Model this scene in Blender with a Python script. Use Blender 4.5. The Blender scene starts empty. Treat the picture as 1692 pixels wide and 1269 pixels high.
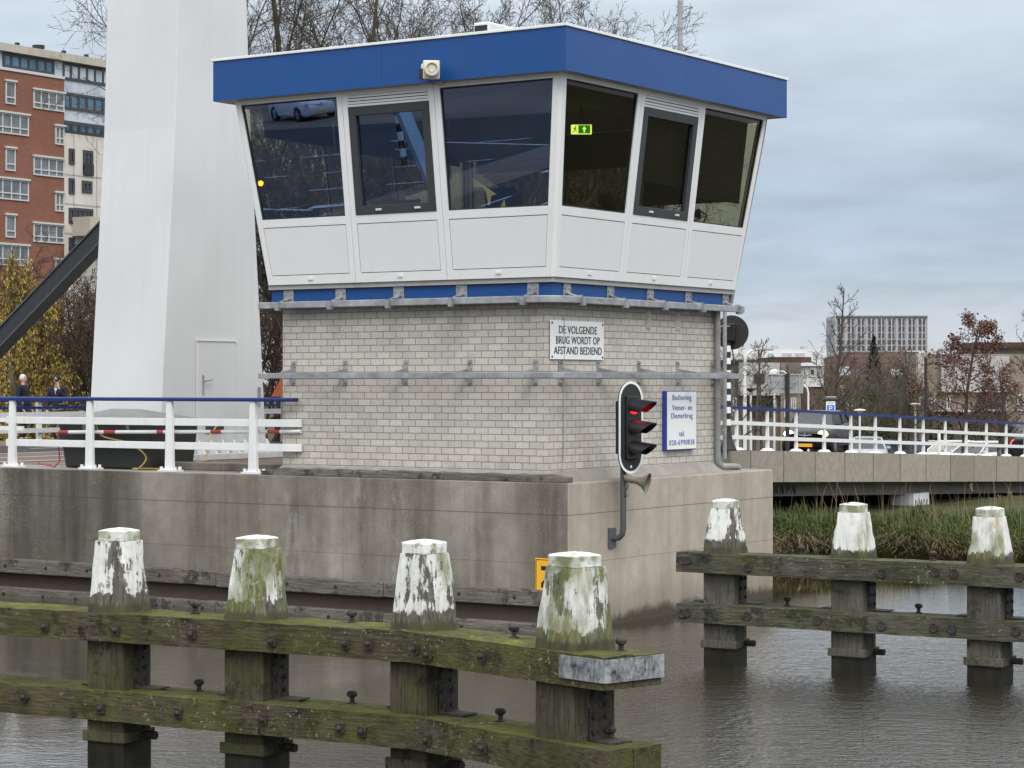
import bpy, bmesh, math, random
from mathutils import Vector, Matrix, noise as mnoise
S = bpy.context.scene
COL = S.collection
rnd = random.Random(7)
rad = math.radians

# ---------------------------------------------------------------- camera
CAM = Vector((18.07, -28.33, 3.6)); FPX = 3760.0; YAW = 33.43
RV = Vector((.8345, .551, 0)); FV = Vector((-.551, .8345, 0))
cd = bpy.data.cameras.new('camera'); cam = bpy.data.objects.new('camera', cd); COL.objects.link(cam)
cam.location = CAM; cam.rotation_euler = (rad(90), 0, rad(YAW))
cd.sensor_width = 36; cd.lens = 36 * FPX / 1692; cd.shift_y = 1.5 / 1692
cd.clip_start = .2; cd.clip_end = 4000
S.camera = cam
S.render.resolution_x, S.render.resolution_y = 1024, 768

# ---------------------------------------------------------------- light, sky, exposure
SUN_DIR = Vector((.62, -.62, .95)).normalized()
SUN_STRENGTH, SKY_STRENGTH, CLOUD_STRENGTH = 1.2, .09, 1.0
S.view_settings.view_transform = 'Standard'; S.view_settings.look = 'None'
S.view_settings.exposure = 0.65; S.view_settings.gamma = 1
sl = bpy.data.lights.new('sun', 'SUN'); sl.energy = SUN_STRENGTH; sl.angle = rad(28); sl.color = (1, .95, .88)
so = bpy.data.objects.new('sun', sl); COL.objects.link(so)
so.rotation_euler = SUN_DIR.to_track_quat('Z', 'Y').to_euler()
W = bpy.data.worlds.new('World'); S.world = W; W.use_nodes = True
def world():
    t = W.node_tree; t.nodes.clear(); N = t.nodes.new; L = t.links.new
    sky = N('ShaderNodeTexSky'); sky.sky_type = 'NISHITA'; sky.sun_disc = False
    sky.sun_elevation = math.asin(SUN_DIR.z); sky.sun_rotation = math.atan2(SUN_DIR.x, SUN_DIR.y)
    b1 = N('ShaderNodeBackground'); b1.inputs[1].default_value = SKY_STRENGTH; L(sky.outputs[0], b1.inputs[0])
    tc = N('ShaderNodeTexCoord'); sx = N('ShaderNodeSeparateXYZ'); L(tc.outputs['Generated'], sx.inputs[0])
    # overcast layer: flat cloud deck seen in perspective (direction divided by its height)
    za = N('ShaderNodeMath'); za.operation = 'MAXIMUM'; za.inputs[1].default_value = 0; L(sx.outputs[2], za.inputs[0])
    zb = N('ShaderNodeMath'); zb.operation = 'ADD'; zb.inputs[1].default_value = .16; L(za.outputs[0], zb.inputs[0])
    dv = N('ShaderNodeVectorMath'); dv.operation = 'DIVIDE'; L(tc.outputs['Generated'], dv.inputs[0])
    cz = N('ShaderNodeCombineXYZ')
    for i in range(3): L(zb.outputs[0], cz.inputs[i])
    L(cz.outputs[0], dv.inputs[1])
    n1 = N('ShaderNodeTexNoise'); n1.inputs['Scale'].default_value = 3.4; n1.inputs['Detail'].default_value = 5; n1.inputs['Roughness'].default_value = .55
    n1.inputs['Distortion'].default_value = .25; L(dv.outputs[0], n1.inputs['Vector'])
    n2 = N('ShaderNodeTexNoise'); n2.inputs['Scale'].default_value = .55; n2.inputs['Detail'].default_value = 3; L(dv.outputs[0], n2.inputs['Vector'])
    # grey-blue by elevation
    er = N('ShaderNodeValToRGB'); L(sx.outputs[2], er.inputs[0]); e = er.color_ramp
    pts = [(0.0, (.44, .46, .49)), (.022, (.375, .41, .46)), (.045, (.285, .34, .41)), (.075, (.28, .335, .43)), (.11, (.34, .395, .47)), (.165, (.43, .48, .53)), (.19, (.80, .86, .94)), (.23, (1.0, 1.06, 1.14)), (.32, (.96, 1.0, 1.05)), (.6, (1.12, 1.14, 1.16)), (1, (1.25, 1.27, 1.29))]
    e.elements[0].position, e.elements[0].color = pts[0][0], (*pts[0][1], 1)
    e.elements[1].position, e.elements[1].color = pts[-1][0], (*pts[-1][1], 1)
    for p, c in pts[1:-1]:
        q = e.elements.new(p); q.color = (*c, 1)
    mr = N('ShaderNodeMapRange'); mr.inputs[1].default_value = .32; mr.inputs[2].default_value = .70; mr.inputs[3].default_value = .90; mr.inputs[4].default_value = 1.12; L(n1.outputs[0], mr.inputs[0])
    mr2 = N('ShaderNodeMapRange'); mr2.inputs[1].default_value = .3; mr2.inputs[2].default_value = .7; mr2.inputs[3].default_value = .92; mr2.inputs[4].default_value = 1.08; L(n2.outputs[0], mr2.inputs[0])
    mm = N('ShaderNodeMath'); mm.operation = 'MULTIPLY'; L(mr.outputs[0], mm.inputs[0]); L(mr2.outputs[0], mm.inputs[1])
    vm = N('ShaderNodeVectorMath'); vm.operation = 'SCALE'; L(er.outputs[0], vm.inputs[0]); L(mm.outputs[0], vm.inputs[3])
    b2 = N('ShaderNodeBackground'); b2.inputs[1].default_value = CLOUD_STRENGTH; L(vm.outputs[0], b2.inputs[0])
    mx = N('ShaderNodeMixShader'); mx.inputs[0].default_value = .9; L(b1.outputs[0], mx.inputs[1]); L(b2.outputs[0], mx.inputs[2])
    o = N('ShaderNodeOutputWorld'); L(mx.outputs[0], o.inputs[0])
world()

# ---------------------------------------------------------------- photo measurement helpers (photo pixel -> point on a real plane or distance)
def ray(px, py): return RV * ((px - 846) / FPX) + FV + Vector((0, 0, (636 - py) / FPX))
def on_plane(px, py, n, p):
    r = ray(px, py); n = Vector(n); return CAM + r * ((Vector(p) - CAM).dot(n) / r.dot(n))
def on_x(px, py, x): return on_plane(px, py, (1, 0, 0), (x, 0, 0))
def on_y(px, py, y): return on_plane(px, py, (0, 1, 0), (0, y, 0))
def on_z(px, py, z): return on_plane(px, py, (0, 0, 1), (0, 0, z))
def at_d(px, py, d): return CAM + ray(px, py) * d

# ---------------------------------------------------------------- mesh helpers
ORG = {}
class MB:
    def __init__(s): s.v = []; s.f = []; s.mi = []; s.m = 0
    def add(s, vs, fs):
        o = len(s.v); s.v += [Vector(v) for v in vs]; s.f += [[i + o for i in f] for f in fs]; s.mi += [s.m] * len(fs); return s
    def hexa(s, p):   # 8 points: bottom 4 ccw, top 4 ccw
        return s.add(p, [(3, 2, 1, 0), (4, 5, 6, 7), (0, 1, 5, 4), (1, 2, 6, 5), (2, 3, 7, 6), (3, 0, 4, 7)])
    def box(s, x0, x1, y0, y1, z0, z1):
        return s.hexa([(x0, y0, z0), (x1, y0, z0), (x1, y1, z0), (x0, y1, z0), (x0, y0, z1), (x1, y0, z1), (x1, y1, z1), (x0, y1, z1)])
    def obox(s, c, ax, ay, az):   # centre and three half axes
        c, ax, ay, az = map(Vector, (c, ax, ay, az))
        return s.hexa([c - ax - ay - az, c + ax - ay - az, c + ax + ay - az, c - ax + ay - az, c - ax - ay + az, c + ax - ay + az, c + ax + ay + az, c - ax + ay + az])
    def bar(s, a, b, w, h, up=(0, 0, 1)):   # rectangular bar from a to b
        a, b = Vector(a), Vector(b); d = (b - a).normalized(); u = Vector(up)
        sd = d.cross(u)
        if sd.length < 1e-4: sd = d.cross(Vector((1, 0, 0)))
        sd.normalize(); u = sd.cross(d).normalized()
        return s.obox((a + b) / 2, (b - a) / 2, sd * w / 2, u * h / 2)
    def prism(s, poly, ext):   # planar polygon (3-D points) pushed along vector ext
        n = len(poly); p = [Vector(q) for q in poly]; e = Vector(ext)
        nr = sum(((p[i].cross(p[(i + 1) % n])) for i in range(n)), Vector())
        if nr.dot(e) > 0: p = p[::-1]
        return s.add(p + [q + e for q in p], [list(range(n)), list(range(2 * n - 1, n - 1, -1))] + [(i, n + i, n + (i + 1) % n, (i + 1) % n)for i in range(n)])
    def tube(s, pts, r, n=8, cap=True):
        pts = [Vector(p) for p in pts]; k = len(pts); rs = r if isinstance(r, (list, tuple)) else [r] * k
        o = len(s.v); pr = None
        for i, p in enumerate(pts):
            d = (pts[min(i + 1, k - 1)] - pts[max(i - 1, 0)])
            d = d.normalized() if d.length > 1e-9 else Vector((0, 0, 1))
            if pr is None: pr = d.orthogonal().normalized()
            pr = pr - d * pr.dot(d)
            pr = pr.normalized() if pr.length > 1e-6 else d.orthogonal().normalized()
            q = d.cross(pr)
            for j in range(n):
                a = 2 * math.pi * j / n
                s.v.append(p + (pr * math.cos(a) + q * math.sin(a)) * rs[i])
        for i in range(k - 1):
            for j in range(n):
                j2 = (j + 1) % n
                s.f.append((o + i * n + j, o + i * n + j2, o + (i + 1) * n + j2, o + (i + 1) * n + j)); s.mi.append(s.m)
        if cap:
            s.f.append(tuple(o + j for j in range(n - 1, -1, -1))); s.f.append(tuple(o + (k - 1) * n + j for j in range(n))); s.mi += [s.m] * 2
        return s
    def cyl(s, a, b, r, n=12, r2=None): return s.tube([a, b], [r, r if r2 is None else r2], n)
    def lathe(s, c, ax, prof, n=20):   # profile of (radius, distance along axis)
        c = Vector(c); ax = Vector(ax).normalized(); u = ax.orthogonal().normalized(); w = ax.cross(u); o = len(s.v); k = len(prof)
        for r, h in prof:
            for j in range(n):
                a = 2 * math.pi * j / n; s.v.append(c + ax * h + (u * math.cos(a) + w * math.sin(a)) * r)
        for i in range(k - 1):
            for j in range(n):
                j2 = (j + 1) % n; s.f.append((o + i * n + j, o + i * n + j2, o + (i + 1) * n + j2, o + (i + 1) * n + j)); s.mi.append(s.m)
        for i, rv in ((0, True), (k - 1, False)):
            if prof[i][0] > 1e-5:
                q = [o + i * n + j for j in range(n)]; s.f.append(tuple(q[::-1] if rv else q)); s.mi.append(s.m)
        return s
    def sphere(s, c, r, n=12, m=8, sc=(1, 1, 1)):
        c = Vector(c); o = len(s.v)
        for i in range(m + 1):
            th = math.pi * i / m
            for j in range(n):
                a = 2 * math.pi * j / n; s.v.append(c + Vector((r * sc[0] * math.sin(th) * math.cos(a), r * sc[1] * math.sin(th) * math.sin(a), -r * sc[2] * math.cos(th))))
        for i in range(m):
            for j in range(n):
                j2 = (j + 1) % n; s.f.append((o + i * n + j, o + i * n + j2, o + (i + 1) * n + j2, o + (i + 1) * n + j)); s.mi.append(s.m)
        return s
    def xf(s, M):
        s.v = [M @ v for v in s.v]; return s
    def build(s, name, mats, parent=None, smooth=False, bevel=0, seg=2, local=False):
        if not isinstance(mats, (list, tuple)): mats = [mats]
        me = bpy.data.meshes.new(name); o = bpy.data.objects.new(name, me); COL.objects.link(o)
        if parent is not None: off = ORG[parent.name]; o.parent = parent; ORG[o.name] = off
        else: off = Vector((0, 0, 0)); ORG[o.name] = off
        if local: off = Vector((0, 0, 0))
        me.from_pydata([v - off for v in s.v], [], s.f)
        for m in mats: me.materials.append(m)
        if len(mats) > 1: me.polygons.foreach_set('material_index', s.mi)
        if smooth:
            me.polygons.foreach_set('use_smooth', [True] * len(me.polygons))
            if smooth != 'all': 
                try: me.set_sharp_from_angle(angle=rad(38))
                except Exception: pass
        me.validate(); me.update()
        if bevel:
            b = o.modifiers.new('bevel', 'BEVEL'); b.width = bevel; b.segments = seg; b.limit_method = 'ANGLE'; b.angle_limit = rad(40); b.harden_normals = False
        return o
def tag(o, label=None, cat=None, group=None, kind=None):
    if label: o['label'] = label
    if cat: o['category'] = cat
    if group: o['group'] = group
    if kind: o['kind'] = kind
    return o
def thing(name, loc, label, cat, group=None, rz=0):
    o = bpy.data.objects.new(name, None); COL.objects.link(o); o.empty_display_size = .2
    o.location = loc; o.rotation_euler = (0, 0, rz); ORG[o.name] = Vector(loc)
    return tag(o, label, cat, group)
def copy_tree(o, parent=None):
    c = o.copy(); COL.objects.link(c)
    if parent: c.parent = parent
    for ch in list(o.children): copy_tree(ch, c)
    return c
def text_obj(body, name, mat, parent, org, ux, uz, width=None, height=None, cap=None, thick=.004, spacing=1.0, line=1.0, off=.0):
    """lettering centred on org, along ux (reading direction) and uz (up), scaled to width x height"""
    cu = bpy.data.curves.new(name, 'FONT'); cu.body = body; cu.align_x = 'CENTER'; cu.align_y = 'CENTER'; cu.extrude = thick; cu.space_line = line; cu.space_character = spacing; cu.offset = off
    o = bpy.data.objects.new(name, cu); COL.objects.link(o)
    dg = bpy.context.evaluated_depsgraph_get(); me = bpy.data.meshes.new_from_object(o.evaluated_get(dg)); bpy.data.objects.remove(o)
    xs = [v.co.x for v in me.vertices]; ys = [v.co.y for v in me.vertices]
    cx, cy = (min(xs) + max(xs)) / 2, (min(ys) + max(ys)) / 2; w, h = max(xs) - min(xs), max(ys) - min(ys)
    sy = height / h if height else 1; sx = width / w if width else sy
    ux, uz, org = Vector(ux), Vector(uz), Vector(org); n = ux.cross(uz)
    b = MB(); b.add([org + ux * (v.co.x - cx) * sx + uz * (v.co.y - cy) * sy + n * v.co.z for v in me.vertices], [list(p.vertices) for p in me.polygons])
    bpy.data.meshes.remove(me)
    return b.build(name, mat, parent)

# ---------------------------------------------------------------- material helpers
class NT:
    def __init__(s, name):
        s.m = bpy.data.materials.new(name); s.m.use_nodes = True; s.t = s.m.node_tree
        s.p = s.t.nodes['Principled BSDF']; s.geo = None
    def N(s, ty): return s.t.nodes.new(ty)
    def L(s, a, b): s.t.links.new(a, b)
    def put(s, sock, v):
        if isinstance(v, bpy.types.NodeSocket): s.L(v, sock)
        elif isinstance(v, (tuple, list)) and len(v) == 3 and sock.type == 'RGBA': sock.default_value = (*v, 1)
        else: sock.default_value = v
    def pos(s):
        if not s.geo: s.geo = s.N('ShaderNodeNewGeometry')
        return s.geo.outputs['Position']
    def nrm(s):
        s.pos(); return s.geo.outputs['True Normal']
    def obj(s):
        n = s.N('ShaderNodeTexCoord'); return n.outputs['Object']
    def rand(s): return s.N('ShaderNodeObjectInfo').outputs['Random']
    def sep(s, v):
        n = s.N('ShaderNodeSeparateXYZ'); s.L(v, n.inputs[0]); return n.outputs
    def comb(s, x, y, z):
        n = s.N('ShaderNodeCombineXYZ')
        for i, q in enumerate((x, y, z)): s.put(n.inputs[i], q)
        return n.outputs[0]
    def vmul(s, v, k):
        n = s.N('ShaderNodeVectorMath'); n.operation = 'MULTIPLY'; s.L(v, n.inputs[0]); n.inputs[1].default_value = k; return n.outputs[0]
    def vadd(s, v, k):
        n = s.N('ShaderNodeVectorMath'); n.operation = 'ADD'; s.L(v, n.inputs[0]); s.put(n.inputs[1], k); return n.outputs[0]
    def noise(s, scale, vec=None, detail=4, rough=.55, dist=0, k=None):
        n = s.N('ShaderNodeTexNoise'); v = vec if vec is not None else s.pos()
        if k: v = s.vmul(v, k)
        s.L(v, n.inputs['Vector']); n.inputs['Scale'].default_value = scale; n.inputs['Detail'].default_value = detail; n.inputs['Roughness'].default_value = rough; n.inputs['Distortion'].default_value = dist
        return n.outputs[0]
    def voro(s, scale, vec=None, k=None, out='Distance', feature='F1'):
        n = s.N('ShaderNodeTexVoronoi'); n.feature = feature; v = vec if vec is not None else s.pos()
        if k: v = s.vmul(v, k)
        s.L(v, n.inputs['Vector']); n.inputs['Scale'].default_value = scale; return n.outputs[out]
    def rng(s, f, a, b, c=0, d=1, smooth=False):
        n = s.N('ShaderNodeMapRange'); s.L(f, n.inputs[0])
        if smooth: n.interpolation_type = 'SMOOTHSTEP'
        for i, q in enumerate((a, b, c, d)): s.put(n.inputs[i + 1], q)
        return n.outputs[0]
    def math(s, op, a, b=0):
        n = s.N('ShaderNodeMath'); n.operation = op; s.put(n.inputs[0], a); s.put(n.inputs[1], b); return n.outputs[0]
    def mix(s, f, a, b, mode='MIX'):
        n = s.N('ShaderNodeMix'); n.data_type = 'RGBA'; n.blend_type = mode; s.put(n.inputs[0], f); s.put(n.inputs[6], a); s.put(n.inputs[7], b); return n.outputs[2]
    def ramp(s, f, pts):
        n = s.N('ShaderNodeValToRGB'); s.L(f, n.inputs[0]); e = n.color_ramp.elements
        e[0].position, e[0].color = pts[0][0], (*pts[0][1], 1); e[1].position, e[1].color = pts[-1][0], (*pts[-1][1], 1)
        for p, c in pts[1:-1]: q = e.new(p); q.color = (*c, 1)
        return n.outputs[0]
    def bump(s, h, strength=.3, dist=.02):
        n = s.N('ShaderNodeBump'); n.inputs['Strength'].default_value = strength; n.inputs['Distance'].default_value = dist; s.L(h, n.inputs['Height']); s.L(n.outputs[0], s.p.inputs['Normal']); return s
    def fin(s, col, rough=.6, metal=0, spec=.5):
        s.put(s.p.inputs['Base Color'], col); s.put(s.p.inputs['Roughness'], rough); s.put(s.p.inputs['Metallic'], metal); s.p.inputs['Specular IOR Level'].default_value = spec
        return s.m
def paint(name, c, rough=.4, dirt=.12, scale=2.0, spec=.5, metal=0):
    """painted or plain surface with faint streaks and grime"""
    t = NT(name); n1 = t.noise(scale, detail=6); n2 = t.noise(scale * 3, k=(1, 1, .12), detail=4)
    k = t.math('MULTIPLY', t.rng(n1, .35, .75), t.rng(n2, .3, .75))
    dc = tuple(q * .55 + .02 for q in c)
    col = t.mix(t.math('MULTIPLY', k, dirt * 3), c, dc)
    return t.fin(col, t.rng(n1, .3, .7, rough * .85, min(1, rough * 1.2)), metal, spec)
def emis(name, c, strength):
    t = NT(name); t.p.inputs['Emission Color'].default_value = (*c, 1); t.p.inputs['Emission Strength'].default_value = strength
    return t.fin(c, .4)
# ================================================================ materials
M = {}
M['white'] = paint('white_enamel', (.74, .75, .75), .35, .08)
M['white2'] = paint('white_rail_paint', (.76, .77, .76), .4, .16, 3)
M['panel'] = paint('white_panel', (.70, .71, .71), .3, .05, .8)
M['blue'] = paint('blue_enamel', (.008, .064, .235), .38, .10, .7, .3)
M['bluerail'] = paint('blue_rail_paint', (.012, .032, .17), .35, .12, 2, .35)
M['sillgrey'] = paint('grey_sill', (.36, .35, .33), .6, .25, 2)
M['black'] = paint('black_plastic', (.012, .012, .013), .38, .1)
M['soft_black'] = paint('dull_black', (.02, .02, .021), .7, .1)
M['darkframe'] = paint('anthracite_frame', (.035, .037, .042), .45, .08)
M['greypole'] = paint('grey_green_pole', (.075, .085, .088), .5, .15, 4)
M['groove'] = paint('seam_shadow_gap', (.02, .02, .02), .8, .05)
M['red'] = paint('red_paint', (.42, .035, .03), .5, .25, 5)
M['orange'] = paint('orange_sign', (.85, .22, .08), .5, .05)
M['yellow'] = paint('yellow_sign', (.82, .42, .02), .4, .08, 5)
M['signwhite'] = paint('sign_white', (.80, .81, .80), .35, .06, 2)
M['signblue'] = paint('sign_blue', (.02, .05, .30), .35, .04)
M['cable'] = paint('yellow_cable', (.45, .33, .08), .6, .1)
M['rubber'] = paint('tyre_rubber', (.015, .015, .015), .8, .1)
M['chrome'] = paint('rim_metal', (.5, .5, .52), .3, .05, 3, metal=.9)
M['cream'] = paint('aged_cream_plastic', (.62, .60, .50), .45, .15, 6)
M['skin'] = paint('skin', (.50, .28, .21), .55, .02)
M['navy'] = paint('navy_jacket', (.008, .011, .024), .8, .1)
M['trouser'] = paint('dark_trousers', (.02, .022, .03), .85, .1)
M['hairwhite'] = paint('white_hair', (.62, .62, .62), .7, .1)
M['cap'] = paint('dark_cap', (.022, .014, .02), .8, .05)
M['shirt'] = paint('pale_shirt', (.6, .62, .66), .8, .05)
M['lampwhite'] = paint('lamp_white', (.66, .67, .68), .4, .08)

def mk_galv():
    t = NT('galvanised_steel'); v = t.voro(16, out='Color'); n = t.noise(5, detail=6)
    c = t.mix(t.rng(n, .3, .7), (.25, .26, .27), (.44, .45, .46)); c = t.mix(t.rng(t.sep(v)[0], .2, .8, 0, .25), c, (.20, .21, .22)); c = t.mix(t.rng(t.noise(2.2, k=(1, 1, 4)), .58, .72), c, (.16, .135, .11))
    return t.fin(c, t.rng(n, .3, .7, .42, .62), .45)
M['galv'] = mk_galv()
def mk_pipe():
    t = NT('grey_pvc'); n = t.noise(3, detail=5); c = t.mix(t.rng(n, .35, .7), (.27, .27, .26), (.20, .20, .19)); return t.fin(c, .5)
M['pvc'] = mk_pipe()

def mk_block():
    """pale split-face concrete blocks in stretcher bond"""
    t = NT('pale_concrete_block'); s = t.sep(t.pos())
    v = t.comb(t.math('ADD', s[0], s[1]), s[2], 0.0)
    v = t.vadd(v, (50.06, 9.996, 0))
    b = t.N('ShaderNodeTexBrick'); t.L(v, b.inputs['Vector'])
    b.inputs['Scale'].default_value = 1; b.inputs['Brick Width'].default_value = .245; b.inputs['Row Height'].default_value = .1045; b.inputs['Mortar Size'].default_value = .0075; b.inputs['Mortar Smooth'].default_value = .25; b.inputs['Bias'].default_value = -.1
    b.inputs['Color1'].default_value = (.66, .62, .555, 1); b.inputs['Color2'].default_value = (.545, .51, .455, 1); b.inputs['Mortar'].default_value = (.27, .25, .22, 1)
    fine = t.noise(60, detail=3); big = t.noise(.9, detail=5)
    c = t.mix(t.rng(fine, .42, .66, 0, .5), b.outputs[0], (.20, .19, .175))
    c = t.mix(t.rng(big, .45, .75, 0, .22), c, (.24, .215, .185), 'MULTIPLY')
    white = t.math('MULTIPLY', t.rng(t.noise(.75, k=(1, 1, 1.4), detail=3), .58, .74), .22); c = t.mix(white, c, (.62, .60, .57))
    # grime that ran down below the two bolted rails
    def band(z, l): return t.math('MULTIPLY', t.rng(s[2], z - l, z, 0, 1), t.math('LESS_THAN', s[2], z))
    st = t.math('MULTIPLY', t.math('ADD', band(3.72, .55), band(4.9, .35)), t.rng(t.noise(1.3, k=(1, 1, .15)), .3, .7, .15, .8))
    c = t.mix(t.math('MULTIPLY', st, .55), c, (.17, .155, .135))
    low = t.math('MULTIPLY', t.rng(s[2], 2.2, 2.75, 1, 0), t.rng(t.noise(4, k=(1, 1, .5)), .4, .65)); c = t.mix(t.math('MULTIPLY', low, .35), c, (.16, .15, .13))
    h = t.math('ADD', t.math('MULTIPLY', b.outputs[1], -1.0), t.math('MULTIPLY', fine, .35))
    t.bump(h, .55, .012)
    return t.fin(c, .9, 0, .25)
M['block'] = mk_block()

def mk_conc(name, a, b, dark, streak=.6, seams=True, specks=0, warm=None, xface=False):
    t = NT(name); s = t.sep(t.pos()); big = t.noise(.7, detail=6); fine = t.noise(70, detail=3); mid = t.noise(5, detail=5)
    c = t.mix(t.rng(big, .3, .7), a, b); c = t.mix(t.rng(mid, .35, .7, 0, .35), c, tuple(q * .62 for q in a))
    c = t.mix(t.rng(fine, .45, .7, 0, .45), c, tuple(q * .45 for q in a))
    sk = t.math('MULTIPLY', t.rng(t.noise(1.1, k=(1, 1, .09), detail=5, rough=.65), .42, .66), streak); c = t.mix(sk, c, dark)
    sk2 = t.math('MULTIPLY', t.rng(t.noise(4.5, k=(1, 1, .05), detail=3), .55, .75), streak * .55); c = t.mix(sk2, c, tuple(q * .7 for q in dark))
    if specks:
        vo = t.voro(26, out='Distance'); sp = t.math('MULTIPLY', t.math('LESS_THAN', vo, .22), t.rng(t.noise(1.3), .38, .55, 0, 1))
        msk = t.rng(s[0], -11, -7.5, 1, .25); c = t.mix(t.math('MULTIPLY', t.math('MULTIPLY', sp, msk), specks), c, (.5, .48, .43))
        # blackened, algae-dark stretch towards the bridge
        bl = t.math('MULTIPLY', t.rng(s[0], -9.5, -6.6, 1, 0), t.rng(t.noise(1.4, k=(1, 1, .12), detail=4), .33, .6, .25, .92)); c = t.mix(t.math('MULTIPLY', bl, .85), c, (.032, .032, .024))
        wt = t.math('MULTIPLY', t.rng(t.noise(2.2, k=(1, 1, .3), detail=6, rough=.7), .58, .7), t.rng(s[0], -9, -4, 0, .5)); c = t.mix(wt, c, (.42, .41, .39))
    if seams:
        f = t.math('ABSOLUTE', t.math('SUBTRACT', s[2], 1.70)); ln = t.math('LESS_THAN', f, .007)
        f2 = t.math('ABSOLUTE', t.math('SUBTRACT', s[2], .98)); ln = t.math('MAXIMUM', ln, t.math('MULTIPLY', t.math('LESS_THAN', f2, .006), .6))
        w = t.math('ABSOLUTE', t.math('SUBTRACT', t.math('FRACT', t.math('MULTIPLY', t.math('ADD', t.math('ADD', s[0], s[1]), 50.3), .42)), .5)); ln = t.math('MAXIMUM', ln, t.math('MULTIPLY', t.math('LESS_THAN', w, .0028), .55))
        c = t.mix(t.math('MULTIPLY', ln, .6), c, (.045, .042, .036))
    # wet black tide line
    wl = t.math('ADD', s[2], t.math('MULTIPLY', t.math('SUBTRACT', t.noise(3, k=(1, 1, .4), detail=6, rough=.7), .5), .45))
    c = t.mix(t.rng(wl, .10, .22, .95, 0), c, (.016, .015, .012)); c = t.mix(t.rng(wl, .1, .75, .5, 0), c, (.10, .085, .06))
    t.bump(t.math('ADD', t.math('MULTIPLY', fine, .5), mid), .35, .01)
    return t.fin(c, .88, 0, .3)
M['conc_front'] = mk_conc('stained_concrete', (.215, .19, .155), (.37, .34, .295), (.06, .053, .04), .68, True, 1.0)
M['conc_side'] = mk_conc('pale_concrete', (.42, .365, .30), (.51, .45, .38), (.23, .195, .15), .5, True, 0)
M['conc_deck'] = mk_conc('deck_concrete', (.30, .28, .25), (.36, .34, .31), (.14, .13, .10), .3, False, 0)
def mk_parapet():
    t = NT('parapet_concrete'); s = t.sep(t.pos()); fine = t.noise(40, detail=4); mid = t.noise(6, detail=6, rough=.7)
    i = t.math('FLOOR', t.math('DIVIDE', t.math('ADD', s[1], 100), 1.62)); pn = t.N('ShaderNodeTexWhiteNoise'); pn.noise_dimensions = '1D'; t.L(i, pn.inputs['W'])
    c = t.mix(pn.outputs[0], (.27, .235, .19), (.36, .325, .275)); c = t.mix(t.rng(mid, .4, .68, 0, .55), c, (.19, .16, .125)); c = t.mix(t.rng(fine, .5, .7, 0, .5), c, (.15, .14, .12))
    w = t.math('ABSOLUTE', t.math('SUBTRACT', t.math('FRACT', t.math('DIVIDE', t.math('ADD', s[1], 100), 1.62)), .5)); c = t.mix(t.math('GREATER_THAN', w, .489), c, (.06, .055, .05))
    return t.fin(c, .9, 0, .25)
M['parapet'] = mk_parapet()
M['girder'] = paint('girder_concrete', (.16, .15, .135), .9, .3, 1.5, .2)

def mk_wood(name, base, dark, moss, mossamt, top=.55, lich=.5):
    """weathered, algae-grown oak; moss mostly on upward faces"""
    t = NT(name); s = t.sep(t.nrm()); g = t.noise(9, k=(.25, .25, .25), detail=3)
    ps = t.sep(t.pos()); along = t.comb(t.math('MULTIPLY', ps[0], .5), t.math('MULTIPLY', ps[1], 6), t.math('MULTIPLY', ps[2], 6))
    vert = t.comb(t.math('MULTIPLY', ps[0], 6), t.math('MULTIPLY', ps[1], 6), t.math('MULTIPLY', ps[2], .5))
    gr = t.noise(7, vec=(vert if name.startswith('pile') else along), detail=6, rough=.7)
    c = t.mix(t.rng(gr, .3, .7), dark, base); c = t.mix(t.rng(t.noise(1.4, detail=4), .45, .7, 0, .6), c, dark)
    m1 = t.noise(1.7, detail=6, rough=.65); m2 = t.noise(14, detail=5, rough=.7)
    mm = t.math('ADD', t.rng(m1, .36, .62), t.math('MULTIPLY', t.rng(s[2], .5, .95), top)); mm = t.math('MULTIPLY', mm, t.rng(m2, .25, .6, .35, 1)); mm = t.math('MINIMUM', t.math('MULTIPLY', mm, mossamt), 1)
    c = t.mix(t.rng(t.noise(3.2, detail=7, rough=.72), .54, .60, 0, .8), c, tuple(q * .5 for q in dark)); c = t.mix(t.rng(t.noise(26, vec=(vert if name.startswith('pile') else along), detail=5, rough=.8), .58, .66, 0, .7), c, (.012, .011, .009))
    mc = t.mix(t.rng(t.noise(6, detail=4), .35, .7), moss, tuple(q * .42 for q in moss)); mc = t.mix(t.rng(t.noise(2.3), .56, .72, 0, .6), mc, (.16, .175, .02))
    c = t.mix(mm, c, mc)
    li = t.math('MULTIPLY', t.rng(t.noise(22, detail=4, rough=.75), .60, .66), t.math('MULTIPLY', t.rng(t.noise(1.1), .45, .62), lich)); c = t.mix(li, c, (.34, .35, .26))
    t.bump(t.math('ADD', gr, t.math('MULTIPLY', m2, .6)), .9, .02)
    return t.fin(c, .85, 0, .25)
M['beam'] = mk_wood('mossy_beam', (.13, .108, .075), (.022, .019, .014), (.105, .118, .014), .62, 1.0, 1.0)
M['beam2'] = mk_wood('grey_beam', (.15, .14, .118), (.022, .022, .018), (.09, .10, .022), .45, .8, .8)
M['pile'] = mk_wood('pile_oak', (.15, .125, .095), (.024, .020, .016), (.07, .08, .018), .7, .2, .2)
M['pile2'] = mk_wood('pile_grey_oak', (.19, .175, .15), (.05, .045, .038), (.08, .085, .04), .38, .2, .2)
M['wale'] = mk_wood('weathered_wale', (.24, .225, .20), (.075, .065, .055), (.09, .09, .06), .12, .1, .2)
M['wale_dark'] = mk_wood('wet_wale', (.09, .08, .06), (.025, .022, .018), (.07, .075, .03), .5, .4, .3)
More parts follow.
